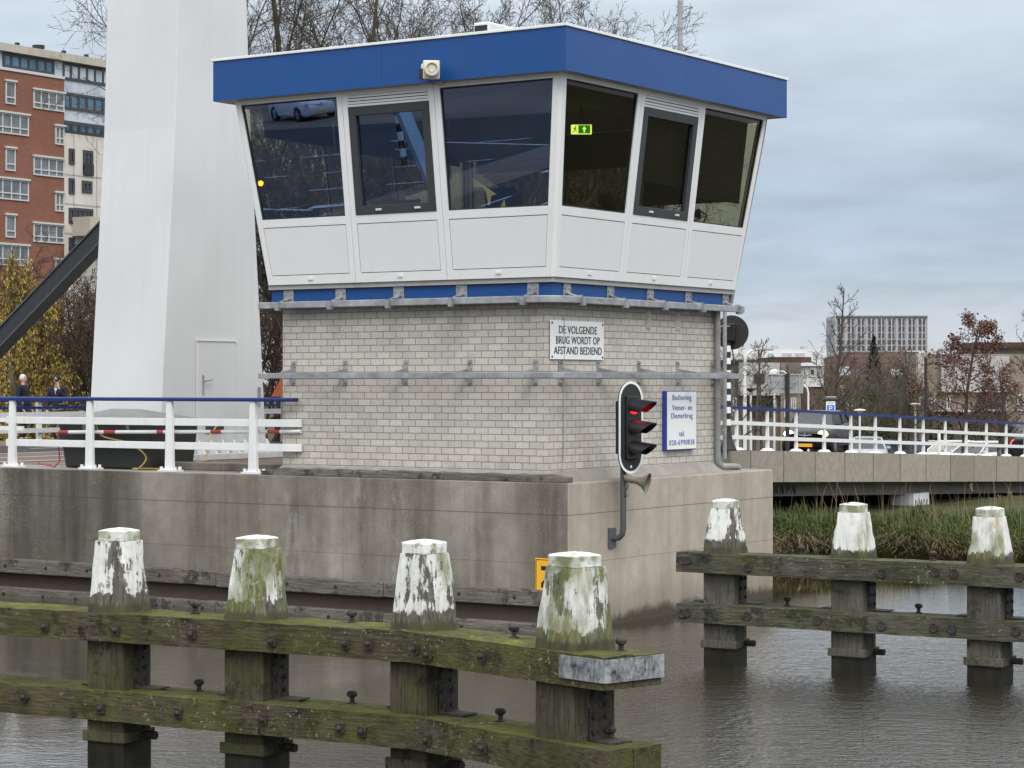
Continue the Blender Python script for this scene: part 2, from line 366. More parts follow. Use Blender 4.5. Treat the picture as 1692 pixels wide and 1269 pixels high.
def mk_wet():
    t = NT('wet_pile_foot'); n = t.noise(8, k=(1, 1, .4), detail=5); c = t.mix(t.rng(n, .3, .7), (.008, .008, .006), (.026, .024, .016)); return t.fin(c, .6, 0, .2)
M['wet'] = mk_wet()
def mk_bollard(name, green, peel, org=0):
    """peeling white paint over grey oak, green algae running down"""
    t = NT(name); r = t.rand(); p = t.vadd(t.pos(), t.comb(t.math('MULTIPLY', r, 37.), 0, t.math('MULTIPLY', r, 11.)))
    st = t.noise(7, vec=p, k=(1, 1, .22), detail=8, rough=.68); fn = t.noise(30, vec=p, k=(1, 1, .12), detail=4, rough=.7); bl = t.noise(3.2, vec=p, detail=6, rough=.72)
    wood = t.mix(t.rng(fn, .3, .7), (.022, .019, .015), (.17, .155, .13))
    s = t.sep(t.obj())
    loss = t.math('ADD', t.math('MULTIPLY', st, .6), t.math('MULTIPLY', bl, .55)); loss = t.math('ADD', loss, t.rng(s[2], .02, .20, .42, 0)); loss = t.math('ADD', loss, t.math('MULTIPLY', t.math('SUBTRACT', fn, .5), .30))
    k = t.rng(loss, peel, peel + .035)
    wh = t.mix(t.rng(fn, .35, .7, 0, .5), (.72, .73, .70), (.40, .40, .37)); wh = t.mix(t.rng(t.noise(12, vec=p, detail=5), .5, .7, 0, .5), wh, (.48, .47, .42))
    c = t.mix(k, wh, wood)
    ga = t.math('MULTIPLY', t.rng(t.noise(2.6, vec=p, k=(1, 1, .35), detail=6, rough=.65), green, green + .14), .85)
    gc = t.mix(t.rng(fn, .3, .7), (.07, .085, .018), (.20, .22, .07)); c = t.mix(ga, c, gc)
    if org: c = t.mix(t.math('MULTIPLY', t.rng(t.noise(3.3, vec=p, k=(1, 1, .3), detail=5), .60, .68), org), c, (.42, .20, .03))
    ft = t.math('ADD', s[2], t.math('MULTIPLY', t.math('SUBTRACT', fn, .5), .16)); c = t.mix(t.rng(ft, .075, .11, 1, 0), c, t.mix(t.rng(st, .35, .65), (.045, .042, .03), (.075, .08, .03)))
    t.bump(t.math('ADD', t.math('MULTIPLY', k, -.5), fn), .7, .014)
    return t.fin(c, .75, 0, .3)
M['bol_a'] = mk_bollard('peeling_white_oak', .57, .585)
M['bol_b'] = mk_bollard('green_peeling_white_oak', .45, .60, .25)
M['bol_c'] = mk_bollard('worn_green_oak', .36, .61, .2)
M['bol_e'] = mk_bollard('lichen_stained_white_oak', .46, .69, .9)
M['bol_d'] = mk_bollard('whitewashed_oak', .57, .71, .0)
def mk_bcap():
    t = NT('bollard_cap_white'); s = t.sep(t.nrm()); r = t.rand(); p = t.vadd(t.pos(), t.comb(t.math('MULTIPLY', r, 17.), 0, 0)); n = t.noise(9, vec=p, detail=6, rough=.7); g = t.rng(t.noise(4, vec=p, detail=5), .44, .60)
    c = t.mix(t.rng(n, .50, .62), (.70, .71, .69), (.20, .19, .15)); c = t.mix(t.rng(t.noise(2.6, vec=p, detail=6), .42, .66, 0, .6), c, (.40, .42, .30)); side = t.rng(s[2], .3, .8, 1, 0); c = t.mix(t.math('MULTIPLY', t.math('MULTIPLY', g, side), .85), c, (.155, .17, .06))
    t.bump(n, .4, .01); return t.fin(c, .7)
M['bcap'] = mk_bcap()
def mk_rust():
    t = NT('rusty_iron'); n = t.noise(22, detail=5); c = t.mix(t.rng(n, .35, .65), (.022, .019, .018), (.07, .055, .047)); t.bump(n, .5, .005); return t.fin(c, .75, .3)
M['iron'] = mk_rust()
def mk_strap():
    t = NT('worn_zinc_strap'); n = t.noise(7, detail=7, rough=.75); f = t.noise(40, k=(1, 1, .3), detail=4); c = t.mix(t.rng(n, .40, .62), (.36, .37, .38), (.04, .04, .042)); c = t.mix(t.rng(f, .5, .7, 0, .5), c, (.55, .56, .57)); t.bump(n, .3, .006); return t.fin(c, .5, .3)
M['strap'] = mk_strap()

def mk_water():
    t = NT('canal_water'); p = t.pos()
    # rotate so ripple crests lie across the line of sight
    vr = t.N('ShaderNodeVectorRotate'); vr.rotation_type = 'Z_AXIS'; t.L(p, vr.inputs['Vector']); vr.inputs['Angle'].default_value = rad(-28)
    q = vr.outputs[0]
    a = t.noise(1.6, vec=q, k=(.55, 1.9, 1), detail=3, rough=.5, dist=.3); b = t.noise(4.2, vec=q, k=(.7, 1.5, 1), detail=4, rough=.65, dist=.5); c2 = t.noise(13, vec=q, k=(.8, 1.3, 1), detail=3)
    calm = t.math('ADD', t.rng(t.noise(.20, vec=q, detail=4), .42, .62, .06, .30), t.rng(t.sep(p)[0], 1.0, 8.0, 0, 1.9))
    calm = t.math('MULTIPLY', calm, t.rng(t.sep(p)[1], 1.0, 5.0, 1, .16))
    h = t.math('ADD', t.math('MULTIPLY', a, .5), t.math('ADD', t.math('MULTIPLY', b, .75), t.math('MULTIPLY', c2, .60)))
    t.bump(t.math('MULTIPLY', h, calm), 1.0, .028)
    col = t.mix(t.rng(t.noise(.3), .35, .65), (.018, .0145, .007), (.026, .021, .011))
    t.p.inputs['IOR'].default_value = 1.33; t.p.inputs['Coat Weight'].default_value = .8; t.p.inputs['Coat IOR'].default_value = 1.33; t.p.inputs['Coat Roughness'].default_value = .03
    t.L(t.p.inputs['Normal'].links[0].from_socket, t.p.inputs['Coat Normal'])
    return t.fin(col, .04, 0, .5)
M['water'] = mk_water()
def mk_ground():
    t = NT('bank_soil_grass'); n = t.noise(1.5, detail=7); m = t.noise(.25); c = t.mix(t.rng(n, .35, .65), (.055, .047, .028), (.045, .06, .018)); c = t.mix(t.rng(m, .4, .6, 0, .5), c, (.09, .078, .05)); t.bump(n, .5, .05); return t.fin(c, .95, 0, .1)
M['ground'] = mk_ground()
def mk_asphalt(name, a, b):
    t = NT(name); n = t.noise(60, detail=3); m = t.noise(.9, detail=5); c = t.mix(t.rng(m, .3, .7), a, b); c = t.mix(t.rng(t.noise(.13, detail=4), .42, .58, 0, .55), c, tuple(q * .4 for q in a)); c = t.mix(t.rng(n, .4, .7, 0, .4), c, tuple(q * 1.6 for q in a)); t.bump(n, .3, .005); return t.fin(c, .85, 0, .3)
M['asphalt'] = mk_asphalt('dark_asphalt', (.030, .031, .034), (.046, .045, .047))
M['pathred'] = mk_asphalt('brown_red_paving', (.15, .105, .085), (.20, .15, .125))
M['marking'] = paint('road_marking', (.66, .66, .64), .7, .3, 6)
def mk_grass():
    t = NT('grass_blades'); o = t.N('ShaderNodeAttribute'); o.attribute_name = 'tint'; c = t.ramp(o.outputs['Fac'], [(0, (.045, .07, .016)), (.42, (.08, .105, .028)), (.66, (.13, .12, .05)), (.8, (.20, .165, .085)), (1, (.26, .205, .13))]); return t.fin(c, .7, 0, .2)
M['grass'] = mk_grass()
def leafmat(name, cols):
    t = NT(name); o = t.N('ShaderNodeAttribute'); o.attribute_name = 'tint'; n = len(cols) - 1; c = t.ramp(o.outputs['Fac'], [(i / n, q) for i, q in enumerate(cols)]); return t.fin(c, .65, 0, .25)
M['oakleaf'] = leafmat('brown_oak_leaves', [(.075, .040, .030), (.13, .066, .047), (.20, .11, .078)])
M['willow'] = leafmat('yellow_willow_leaves', [(.20, .15, .025), (.38, .28, .06), (.52, .38, .12)])
M['conifer'] = leafmat('dark_conifer_needles', [(.014, .024, .014), (.03, .042, .022)])
M['shrubleaf'] = leafmat('dull_green_leaves', [(.03, .035, .016), (.065, .07, .03), (.10, .095, .05)])
def mk_bark(name, a, b):
    t = NT(name); n = t.noise(8, k=(1, 1, .25), detail=5); c = t.mix(t.rng(n, .3, .7), a, b); return t.fin(c, .9, 0, .2)
M['bark'] = mk_bark('grey_brown_bark', (.055, .045, .035), (.125, .105, .082))
M['bark2'] = mk_bark('dark_twig_bark', (.048, .038, .030), (.10, .082, .064))
M['bark3'] = mk_bark('olive_twig_bark', (.075, .068, .045), (.14, .128, .09))
M['bark4'] = mk_bark('reddish_hedge_bark', (.05, .035, .026), (.105, .075, .055))

def mk_brick(name, a, b, mortar, sc=1.0):
    t = NT(name); s = t.sep(t.pos()); v = t.comb(t.math('ADD', s[0], s[1]), s[2], 0.0); br = t.N('ShaderNodeTexBrick'); t.L(v, br.inputs['Vector']); br.inputs['Scale'].default_value = sc
    br.inputs['Brick Width'].default_value = .44; br.inputs['Row Height'].default_value = .14; br.inputs['Mortar Size'].default_value = .012; br.inputs['Color1'].default_value = (*a, 1); br.inputs['Color2'].default_value = (*b, 1); br.inputs['Mortar'].default_value = (*mortar, 1)
    c = t.mix(t.rng(t.noise(.15, detail=5), .35, .65, 0, .35), br.outputs[0], tuple(q * .6 for q in a)); return t.fin(c, .9, 0, .2)
M['redbrick'] = mk_brick('red_brick', (.255, .105, .068), (.21, .085, .058), (.17, .12, .10))
M['tanbrick'] = mk_brick('tan_brick', (.30, .255, .20), (.255, .215, .165), (.22, .20, .17))
M['plumbrick'] = mk_brick('plum_brick', (.115, .075, .065), (.09, .06, .054), (.10, .08, .075))
M['greybrick'] = mk_brick('grey_brown_brick', (.19, .17, .145), (.155, .14, .12), (.16, .15, .13))
M['facade'] = paint('pale_facade_concrete', (.58, .55, .50), .8, .3, .35, .2)
M['corn'] = paint('cornice_concrete', (.45, .42, .36), .8, .25, .5, .2)
M['steelpanel'] = paint('mottled_glass_panel', (.46, .52, .58), .3, .5, .5)
M['render_white'] = paint('white_render', (.68, .69, .70), .8, .08, .6, .2)
M['render_grey'] = paint('pale_cladding', (.42, .41, .40), .8, .2, .6, .2)
M['winframe'] = paint('white_window_frame', (.50, .51, .50), .5, .05)
M['wood_dark'] = paint('dark_timber', (.055, .04, .03), .8, .2)
def mk_tiles():
    t = NT('brown_roof_tiles'); s = t.sep(t.pos()); f = t.math('FRACT', t.math('MULTIPLY', s[2], 3.6)); n = t.noise(2.5, detail=5); c = t.mix(t.rng(n, .3, .7), (.062, .033, .026), (.09, .05, .04)); c = t.mix(t.rng(f, 0, .4, .75, 0), c, (.02, .013, .011)); c = t.mix(t.rng(t.noise(.5), .5, .7, 0, .4), c, (.10, .085, .06)); return t.fin(c, .85, 0, .2)
M['tiles'] = mk_tiles()
def mk_tower():
    t = NT('tower_white_steel'); n = t.noise(.5, detail=4); st = t.noise(6, k=(1, 1, .03), detail=3); c = t.mix(t.rng(n, .3, .7), (.62, .635, .64), (.56, .57, .575)); c = t.mix(t.rng(st, .5, .75, 0, .12), c, (.42, .42, .40)); s = t.sep(t.pos()); f = t.math('ABSOLUTE', t.math('SUBTRACT', t.math('FRACT', t.math('DIVIDE', t.math('ADD', s[2], .9), 3.2)), .5)); g = t.math('MULTIPLY', t.rng(s[2], 2.2, 3.4, 1, 0), t.rng(t.noise(3, k=(1, 1, .3), detail=5), .4, .65)); c = t.mix(t.math('MULTIPLY', g, .45), c, (.30, .29, .25)); return t.fin(c, .42)
M['tower'] = mk_tower()
def mk_glass(name, tint, refl, fac, rough=0.0):
    """thin coated glass: tinted see-through mixed with a mirror that grows towards grazing angles"""
    m = bpy.data.materials.new(name); m.use_nodes = True; t = m.node_tree; t.nodes.clear(); N = t.nodes.new
    tr = N('ShaderNodeBsdfTransparent'); tr.inputs[0].default_value = (*tint, 1); gl = N('ShaderNodeBsdfGlossy'); gl.inputs[0].default_value = (*refl, 1); gl.inputs['Roughness'].default_value = rough
    mx = N('ShaderNodeMixShader'); lw = N('ShaderNodeLayerWeight'); lw.inputs[0].default_value = .5; pw = N('ShaderNodeMath'); pw.operation = 'POWER'; pw.inputs[1].default_value = 4
    ad = N('ShaderNodeMath'); ad.operation = 'ADD'; ad.inputs[1].default_value = fac; ad.use_clamp = True
    t.links.new(lw.outputs['Facing'], pw.inputs[0]); t.links.new(pw.outputs[0], ad.inputs[0]); t.links.new(ad.outputs[0], mx.inputs[0]); t.links.new(tr.outputs[0], mx.inputs[1]); t.links.new(gl.outputs[0], mx.inputs[2]); o = N('ShaderNodeOutputMaterial'); t.links.new(mx.outputs[0], o.inputs[0]); return m
M['glass'] = mk_glass('tinted_cabin_glass', (.86, .84, .70), (.32, .50, .95), .19)
M['glass_side'] = mk_glass('tinted_side_glass', (.72, .70, .63), (.5, .5, .5), .03)
M['glass2'] = mk_glass('rear_cabin_glass', (.90, .88, .76), (.7, .8, 1), .04)
def mk_winglass(name, c, rough=.08):
    t = NT(name); n = t.noise(.8, detail=2); return t.fin(t.mix(t.rng(n, .35, .65), c, tuple(q * 1.7 for q in c)), rough, 0, .8)
M['pane'] = mk_winglass('window_glass_grey', (.10, .11, .12)); M['pane_dark'] = mk_winglass('window_glass_dark', (.03, .045, .06)); M['pane_blue'] = mk_winglass('window_glass_blue', (.045, .10, .16))
M['pane_car'] = mk_winglass('car_glass', (.012, .014, .018), .12)
M['curtain'] = paint('curtain', (.42, .42, .40), .9, .2)
M['box'] = paint('dark_container_plastic', (.028, .031, .029), .55, .2, 2)
M['boxlid'] = paint('grey_container_lid', (.17, .18, .18), .6, .15, 2)
M['strutpaint'] = paint('dark_grey_strut', (.020, .024, .029), .45, .12, 1)
M['blind'] = paint('dark_blind', (.012, .014, .02), .7, .1)
M['inside'] = paint('cabin_interior', (.10, .09, .07), .8, .1)
M['insidefloor'] = paint('cabin_floor', (.06, .055, .05), .8, .1)
M['lamp_amber'] = emis('amber_light', (1, .35, .02), 6)
M['lamp_red'] = emis('red_signal_glow', (1, .01, .01), 2.6)
M['head_lit'] = emis('lit_headlamp', (1, .76, .42), 5)
M['tail_lit'] = emis('lit_tail_lamp', (1, .06, .05), 1.6)
M['exitlit'] = emis('exit_sign_white', (.75, .95, .15), 1.5)
M['exitgreen'] = emis('exit_sign_green', (.02, .38, .05), .6)
# ================================================================ bridge keeper's house
DECK = 2.17
def sweep_h(mb, pts, hw, z0, z1):
    """rectangular bar following a horizontal path"""
    pts = [Vector((p[0], p[1])) for p in pts]; k = len(pts); L, R_ = [], []
    for i, p in enumerate(pts):
        a = (pts[i] - pts[max(i - 1, 0)]); b = (pts[min(i + 1, k - 1)] - pts[i])
        d = ((a.normalized() if a.length > 1e-6 else Vector((0, 0))) + (b.normalized() if b.length > 1e-6 else Vector((0, 0)))).normalized()
        n = Vector((-d.y, d.x)); L.append(p + n * hw); R_.append(p - n * hw)
    o = len(mb.v)
    zz = (lambda f, i: f(pts[i]) if callable(f) else f)
    for i in range(k): mb.v += [Vector((*R_[i], zz(z0, i))), Vector((*L[i], zz(z0, i))), Vector((*L[i], zz(z1, i))), Vector((*R_[i], zz(z1, i)))]
    for i in range(k - 1):
        for j in range(4): mb.f.append((o + i * 4 + (j + 1) % 4, o + i * 4 + j, o + (i + 1) * 4 + j, o + (i + 1) * 4 + (j + 1) % 4)); mb.mi.append(mb.m)
    mb.f += [(o, o + 1, o + 2, o + 3), (o + (k - 1) * 4 + 3, o + (k - 1) * 4 + 2, o + (k - 1) * 4 + 1, o + (k - 1) * 4)]; mb.mi += [mb.m] * 2
def corner_path(x0, off, y1, r=.38, n=8):
    p = [(x0, -off), (off - r, -off)]
    p += [(off - r + r * math.sin(a), -off + r - r * math.cos(a)) for a in [math.pi / 2 * i / n for i in range(1, n + 1)]]
    return p + [(off, y1)]

def build_house():
    H = thing('bridge_house', (-2.5, 2.6, DECK), 'grey block bridge keeper\'s house with slanted white glazed cabin under a blue flat roof', 'bridge house')
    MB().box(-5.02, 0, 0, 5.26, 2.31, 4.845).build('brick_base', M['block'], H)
    mb = MB(); mb.hexa([(-5.16, -.14, 2.16), (.14, -.14, 2.16), (.14, 5.36, 2.16), (-5.16, 5.36, 2.16), (-5.025, -.005, 2.32), (.005, -.005, 2.32), (.005, 5.265, 2.32), (-5.025, 5.265, 2.32)]); mb.build('plinth', M['conc_deck'], H)
    MB().box(-5.08, .2, -.2, 5.3, 4.85, 5.105).build('band', M['blue'], H)
    MB().box(-5.105, .255, -.255, 5.365, 5.108, 5.18).build('sill_strip', M['sillgrey'], H)
    # slanted cabin walls
    ZB, ZT = 5.183, 8.098
    def tt(z): return (z - ZB) / (ZT - ZB)
    walls = {
        'front': dict(P=lambda a, z, o: Vector((a, -.29 - tt(z) * .366 - o, z)), L=lambda z: -5.12 - .38 * tt(z), R=lambda z: .29 + .366 * tt(z), m=(-3.335, -1.605)),
        'side': dict(P=lambda a, z, o: Vector((.29 + tt(z) * .366 + o, a, z)), L=lambda z: -.29 - .366 * tt(z), R=lambda z: 5.40 + .455 * tt(z), m=(1.66, 3.575)),
        'back': dict(P=lambda a, z, o: Vector((-a, 5.40 + tt(z) * .455 + o, z)), L=lambda z: -.29 - .366 * tt(z), R=lambda z: 5.12 + .38 * tt(z), m=(1.605, 3.335)),
        'far': dict(P=lambda a, z, o: Vector((-5.12 - tt(z) * .38 - o, -a, z)), L=lambda z: -5.40 - .455 * tt(z), R=lambda z: .29 + .366 * tt(z), m=(-3.575, -1.66)),
    }
    frame = MB(); dark = MB()
    def slab(mb, w, a0, a1, z0, z1, o0, o1):
        f = lambda a, z: a(z) if callable(a) else a
        P = w['P']
        mb.hexa([P(f(a0, z0), z0, o1), P(f(a1, z0), z0, o1), P(f(a1, z0), z0, o0), P(f(a0, z0), z0, o0), P(f(a0, z1), z1, o1), P(f(a1, z1), z1, o1), P(f(a1, z1), z1, o0), P(f(a0, z1), z1, o0)])
    for wn, w in walls.items():
        bays = [(w['L'], w['m'][0]), w['m'], (w['m'][1], w['R'])]
        for bi, (a, b) in enumerate(bays):
            pa = .145 if bi == 0 else .105; pb = .145 if bi == 2 else .105
            ca = .05 if bi == 0 else .0; cb = .05 if bi == 2 else .0   # corner post strip
            A = lambda z, a=a, k=.004 + ca: (a(z) if callable(a) else a) + k
            B = lambda z, b=b, k=.004 + cb: (b(z) if callable(b) else b) - k
            A2 = lambda z, a=a, k=pa: (a(z) if callable(a) else a) + k
            B2 = lambda z, b=b, k=pb: (b(z) if callable(b) else b) - k
            opener = bi == 1 and wn in ('front', 'side')
            ztop = 7.85 if opener else 8.022
            slab(frame, w, A, A2, ZB, ZT, -.07, 0); slab(frame, w, B2, B, ZB, ZT, -.07, 0)
            slab(frame, w, A2, B2, ZB, 5.325, -.07, -.0005); slab(frame, w, A2, B2, 6.085, 6.21, -.07, -.0005); slab(frame, w, A2, B2, 8.026, ZT, -.07, -.0005)
            slab(dark, w, A2, B2, 5.31, 6.10, -.068, -.05)
            # lower panel in its rebate
            pm = MB(); ip = lambda f, s: (lambda z: f(z) + s)
            slab(pm, w, ip(A2, .011), ip(B2, -.011), 5.336, 6.074, -.05, -.006)
            p = pm.build('panel', M['panel'], H)
            if wn in ('front', 'side'):
                c = (A2(5.27) + B2(5.27)) / 2; t = MB(); slab(t, w, c - .045, c + .045, 5.245, 5.285, .001, .016); t.build('panel_vent', M['white2'], p)
            if opener:
                slab(frame, w, A2, B2, 7.854, 7.885, -.07, -.0005)
                lv = MB(); slab(lv, w, A2, B2, 7.885, 8.026, -.07, -.035)
                for k in range(3): z0 = 7.895 + k * .046; slab(lv, w, A2, B2, z0, z0 + .033, -.035, -.003)
                o = lv.build('louvre', M['white'], H)
                g = MB()
                for k in range(3): slab(g, w, ip(A2, .03), ip(B2, -.03), 7.885 + k * .046 + .001, 7.893 + k * .046 + .001, -.034, -.002)
                g.build('louvre_gap', M['groove'], o)
            # window
            fr = MB(); fw = .135 if opener else .018; fo = .012 if opener else -.02
            a0, b0 = ip(A2, .002), ip(B2, -.002)
            z0, z1 = 6.213, ztop - .003 + (.004 if opener else 0)
            slab(fr, w, a0, b0, z0, z0 + fw, -.06, fo); slab(fr, w, a0, b0, z1 - fw, z1, -.06, fo)
            slab(fr, w, a0, ip(A2, .002 + fw), z0 + fw, z1 - fw, -.06, fo); slab(fr, w, ip(B2, -.002 - fw), b0, z0 + fw, z1 - fw, -.06, fo)
            wo = fr.build('window', M['darkframe'] if opener else M['groove'], H, bevel=.004 if opener else 0)
            gl = MB(); slab(gl, w, ip(A2, .002 + fw), ip(B2, -.002 - fw), z0 + fw, z1 - fw, -.045, -.038)
            gl.build('pane', M['glass'] if wn == 'front' else M['glass_side'] if wn == 'side' else M['glass2'], wo)
            if opener:
                for s in (.3, .78):
                    c = A2(6.28) + (B2(6.28) - A2(6.28)) * s; hd = MB(); slab(hd, w, c - .05, c + .05, 6.265, 6.295, .012, .035); hd.build('window_handle', M['lampwhite'], wo)
    # corner posts close the four slanted edges
    for (sx, bx, tx) in ((1, .29, .366), (-1, -5.12, -.38)):
        for (by, ty) in ((-.29, -.366), (5.40, .455)):
            sy = -1 if by < 0 else 1
            q = lambda z, i, j: (bx + tx * tt(z) - sx * i, by + ty * tt(z) - sy * j, z)
            c = [q(ZB, .052, .0), q(ZB, .0, .052), q(ZB, .06, .06), q(ZT, .052, 0), q(ZT, 0, .052), q(ZT, .06, .06)]
            frame.add(c, [(0, 2, 1), (3, 4, 5), (0, 1, 4, 3), (1, 2, 5, 4), (2, 0, 3, 5)] if sx * sy > 0 else [(0, 1, 2), (3, 5, 4), (0, 3, 4, 1), (1, 4, 5, 2), (2, 5, 3, 0)])
    frame.build('cabin_frame', M['white'], H); dark.build('panel_backing', M['groove'], H)
    # inside shell
    MB().box(-5.0, .17, -.17, 5.28, 5.19, 5.25).build('cabin_floor', M['insidefloor'], H)
    MB().box(-5.35, .52, -.52, 5.72, 8.03, 8.095).build('cabin_ceiling', M['inside'], H)
    # roller blinds inside the side, back and far windows
    def blind(w, a0, a1, z0, off=-.16):
        b = MB(); z = z0
        while z < 7.99: slab(b, w, a0, a1, z, min(z + .047, 8.0), off - .012, off); slab(b, w, a0, a1, z + .047, min(z + .053, 8.0), off - .009, off - .004); z += .053
        b.build('roller_blind', M['blind'], H)
    blind(walls['back'], -.22, 1.56, 6.66); blind(walls['back'], 1.65, 3.29, 7.36); blind(walls['back'], 3.38, 5.1, 7.40)
    blind(walls['far'], -5.3, -3.62, 7.52); blind(walls['far'], -3.53, -1.7, 7.5); blind(walls['far'], -1.62, .15, 7.55)
    blind(walls['side'], .0, 1.6, 7.86); blind(walls['side'], 1.72, 3.52, 6.75); blind(walls['side'], 3.63, 5.45, 6.62)
    blind(walls['front'], -1.55, .2, 6.95, -.3)
    # roof
    mb = MB(); mb.box(-5.75, .82, -.82, 6.17, 8.10, 8.715)
    mb.m = 1
    def skin(x0, x1, y0, y1): mb.box(x0, x1, y0, y1, 8.092, 8.72)
    xs = [-5.76, -2.43, .83]
    for i in range(2): skin(xs[i] + (.002 if i else 0), xs[i + 1] - (.002 if i == 0 else 0), -.832, -.818)
    ys = [-.817, 2.7, 6.18]
    for i in range(2): skin(.818, .832, ys[i], ys[i + 1] - (.004 if i == 0 else 0)); skin(-5.762, -5.748, ys[i], ys[i + 1])
    skin(-5.76, .83, 6.168, 6.182)
    mb.build('roof_fascia', [M['groove'], M['blue']], H)
    MB().box(-5.74, .81, -.81, 6.16, 8.094, 8.0985).build('soffit', M['sillgrey'], H)
    cop = MB()
    for b in ((-5.785, .855, -.857, -.74), (-5.785, .855, 6.09, 6.207)): cop.box(*b, 8.723, 8.765)
    for b in ((-5.787, -5.67, -.738, 6.088), (.74, .857, -.738, 6.088)): cop.box(*b, 8.723, 8.765)
    cop.build('roof_coping', M['white2'], H, bevel=.006)
    MB().box(-5.66, .73, -.73, 6.08, 8.72, 8.74).build('roof_felt', M['soft_black'], H)
    # two bolted guard rails with brackets
    ur = MB(); sweep_h(ur, corner_path(-5.14, .45, 5.34), .028, 4.80, 4.905); U = ur.build('guard_rail', M['galv'], H, bevel=.012)
    lr = MB(); sweep_h(lr, corner_path(-5.13, .45, 5.3, r=.1, n=4), .035, 3.70, 3.785); lr2 = MB(); Lr = lr.build('guard_rail', M['galv'], H, bevel=.006)
    def bracket(par, c, out, along, upper):
        c, o, a = Vector(c), Vector(out), Vector(along); b = MB()
        if upper:
            b.obox(c + o * .006, a * .10, o * .006, Vector((0, 0, .10)))
            for sa, sz in ((-.06, .03), (.06, .03)): b.cyl(c + a * sa + Vector((0, 0, sz)) + o * .01, c + a * sa + Vector((0, 0, sz)) + o * .035, .014, 8)
            p0 = c + o * .012 + Vector((0, 0, -.035)); p1 = p0 + o * .245 - Vector((0, 0, .085))
            b.bar(p0, p1, .10, .014); b.obox((p0 + p1) / 2 + a * .045 - Vector((0, 0, .03)), o * .12, a * .005, Vector((0, 0, .035)))
            b.obox(p1 + o * .012 - Vector((0, 0, .045)), a * .035, o * .05, Vector((0, 0, .066)))
        else:
            b.obox(c + o * .006 + Vector((0, 0, .03)), a * .04, o * .006, Vector((0, 0, .19)))
            for sz in (.17, -.13): b.cyl(c + Vector((0, 0, sz + .01)) + o * .01, c + Vector((0, 0, sz + .01)) + o * .04, .018, 8)
            e = o * .43; q = [c + o * .012 + Vector((0, 0, .02)), c + e + Vector((0, 0, .0)), c + e + Vector((0, 0, .03)), c + o * .012 + Vector((0, 0, .10))]
            b.prism([p + a * .036 for p in q], a * -.008); b.prism([q[0] - a * .05, q[1] - a * .05, q[1] + a * .028, q[0] + a * .028], Vector((0, 0, .008)))
        b.build('bracket', M['galv'], par)
    for x in (-4.73, -3.69, -2.57, -1.40, -.12): bracket(U, (x, -.203, 5.0), (0, -1, 0), (1, 0, 0), True)
    for y in (.20, 1.45, 2.66, 3.89, 5.16): bracket(U, (.203, y, 5.0), (1, 0, 0), (0, 1, 0), True)
    for x in (-4.8, -3.76, -2.59, -1.39, -.21): bracket(Lr, (x, -.002, 3.76), (0, -1, 0), (1, 0, 0), False)
    for y in (.33, 1.42, 2.65, 3.90, 5.05): bracket(Lr, (.002, y, 3.76), (1, 0, 0), (0, 1, 0), False)
    # rain pipes
    d = MB(); d.tube([(.07, 5.14, 4.84), (.07, 5.14, 2.42), (.075, 5.16, 2.30), (.10, 5.24, 2.24), (.10, 5.75, 2.225), (.10, 5.84, 2.20)], .052, 12)
    for z in (4.5, 3.4, 2.6): d.cyl((.07, 5.14, z - .03), (.07, 5.14, z + .03), .06, 12)
    d.build('rain_pipe', M['pvc'], H, smooth=True)
    d = MB(); d.tube([(.56, 5.91, 8.09), (.52, 5.86, 7.7), (.19, 5.455, 5.2), (.15, 5.42, 4.9)], .045, 10); d.build('rain_pipe', M['pvc'], H, smooth=True)
    d = MB(); d.tube([(.03, .40, 4.60), (.03, .40, 2.5), (.05, .34, 2.33)], .009, 6); d.build('cable_conduit', M['sillgrey'], H)
    for y in (2.96, 3.91):
        v = MB(); v.m = 0; v.box(.001, .006, y - .075, y + .075, 4.49, 4.78)
        for k in range(11): v.hexa([(.004, y - .068, 4.495 + k * .026), (.022, y - .068, 4.495 + k * .026), (.022, y + .068, 4.495 + k * .026), (.004, y + .068, 4.495 + k * .026), (.004, y - .068, 4.51 + k * .026), (.018, y - .068, 4.502 + k * .026), (.018, y + .068, 4.502 + k * .026), (.004, y + .068, 4.51 + k * .026)])
        v.build('vent_grille', M['cream'], H)
    return H
HOUSE = build_house()

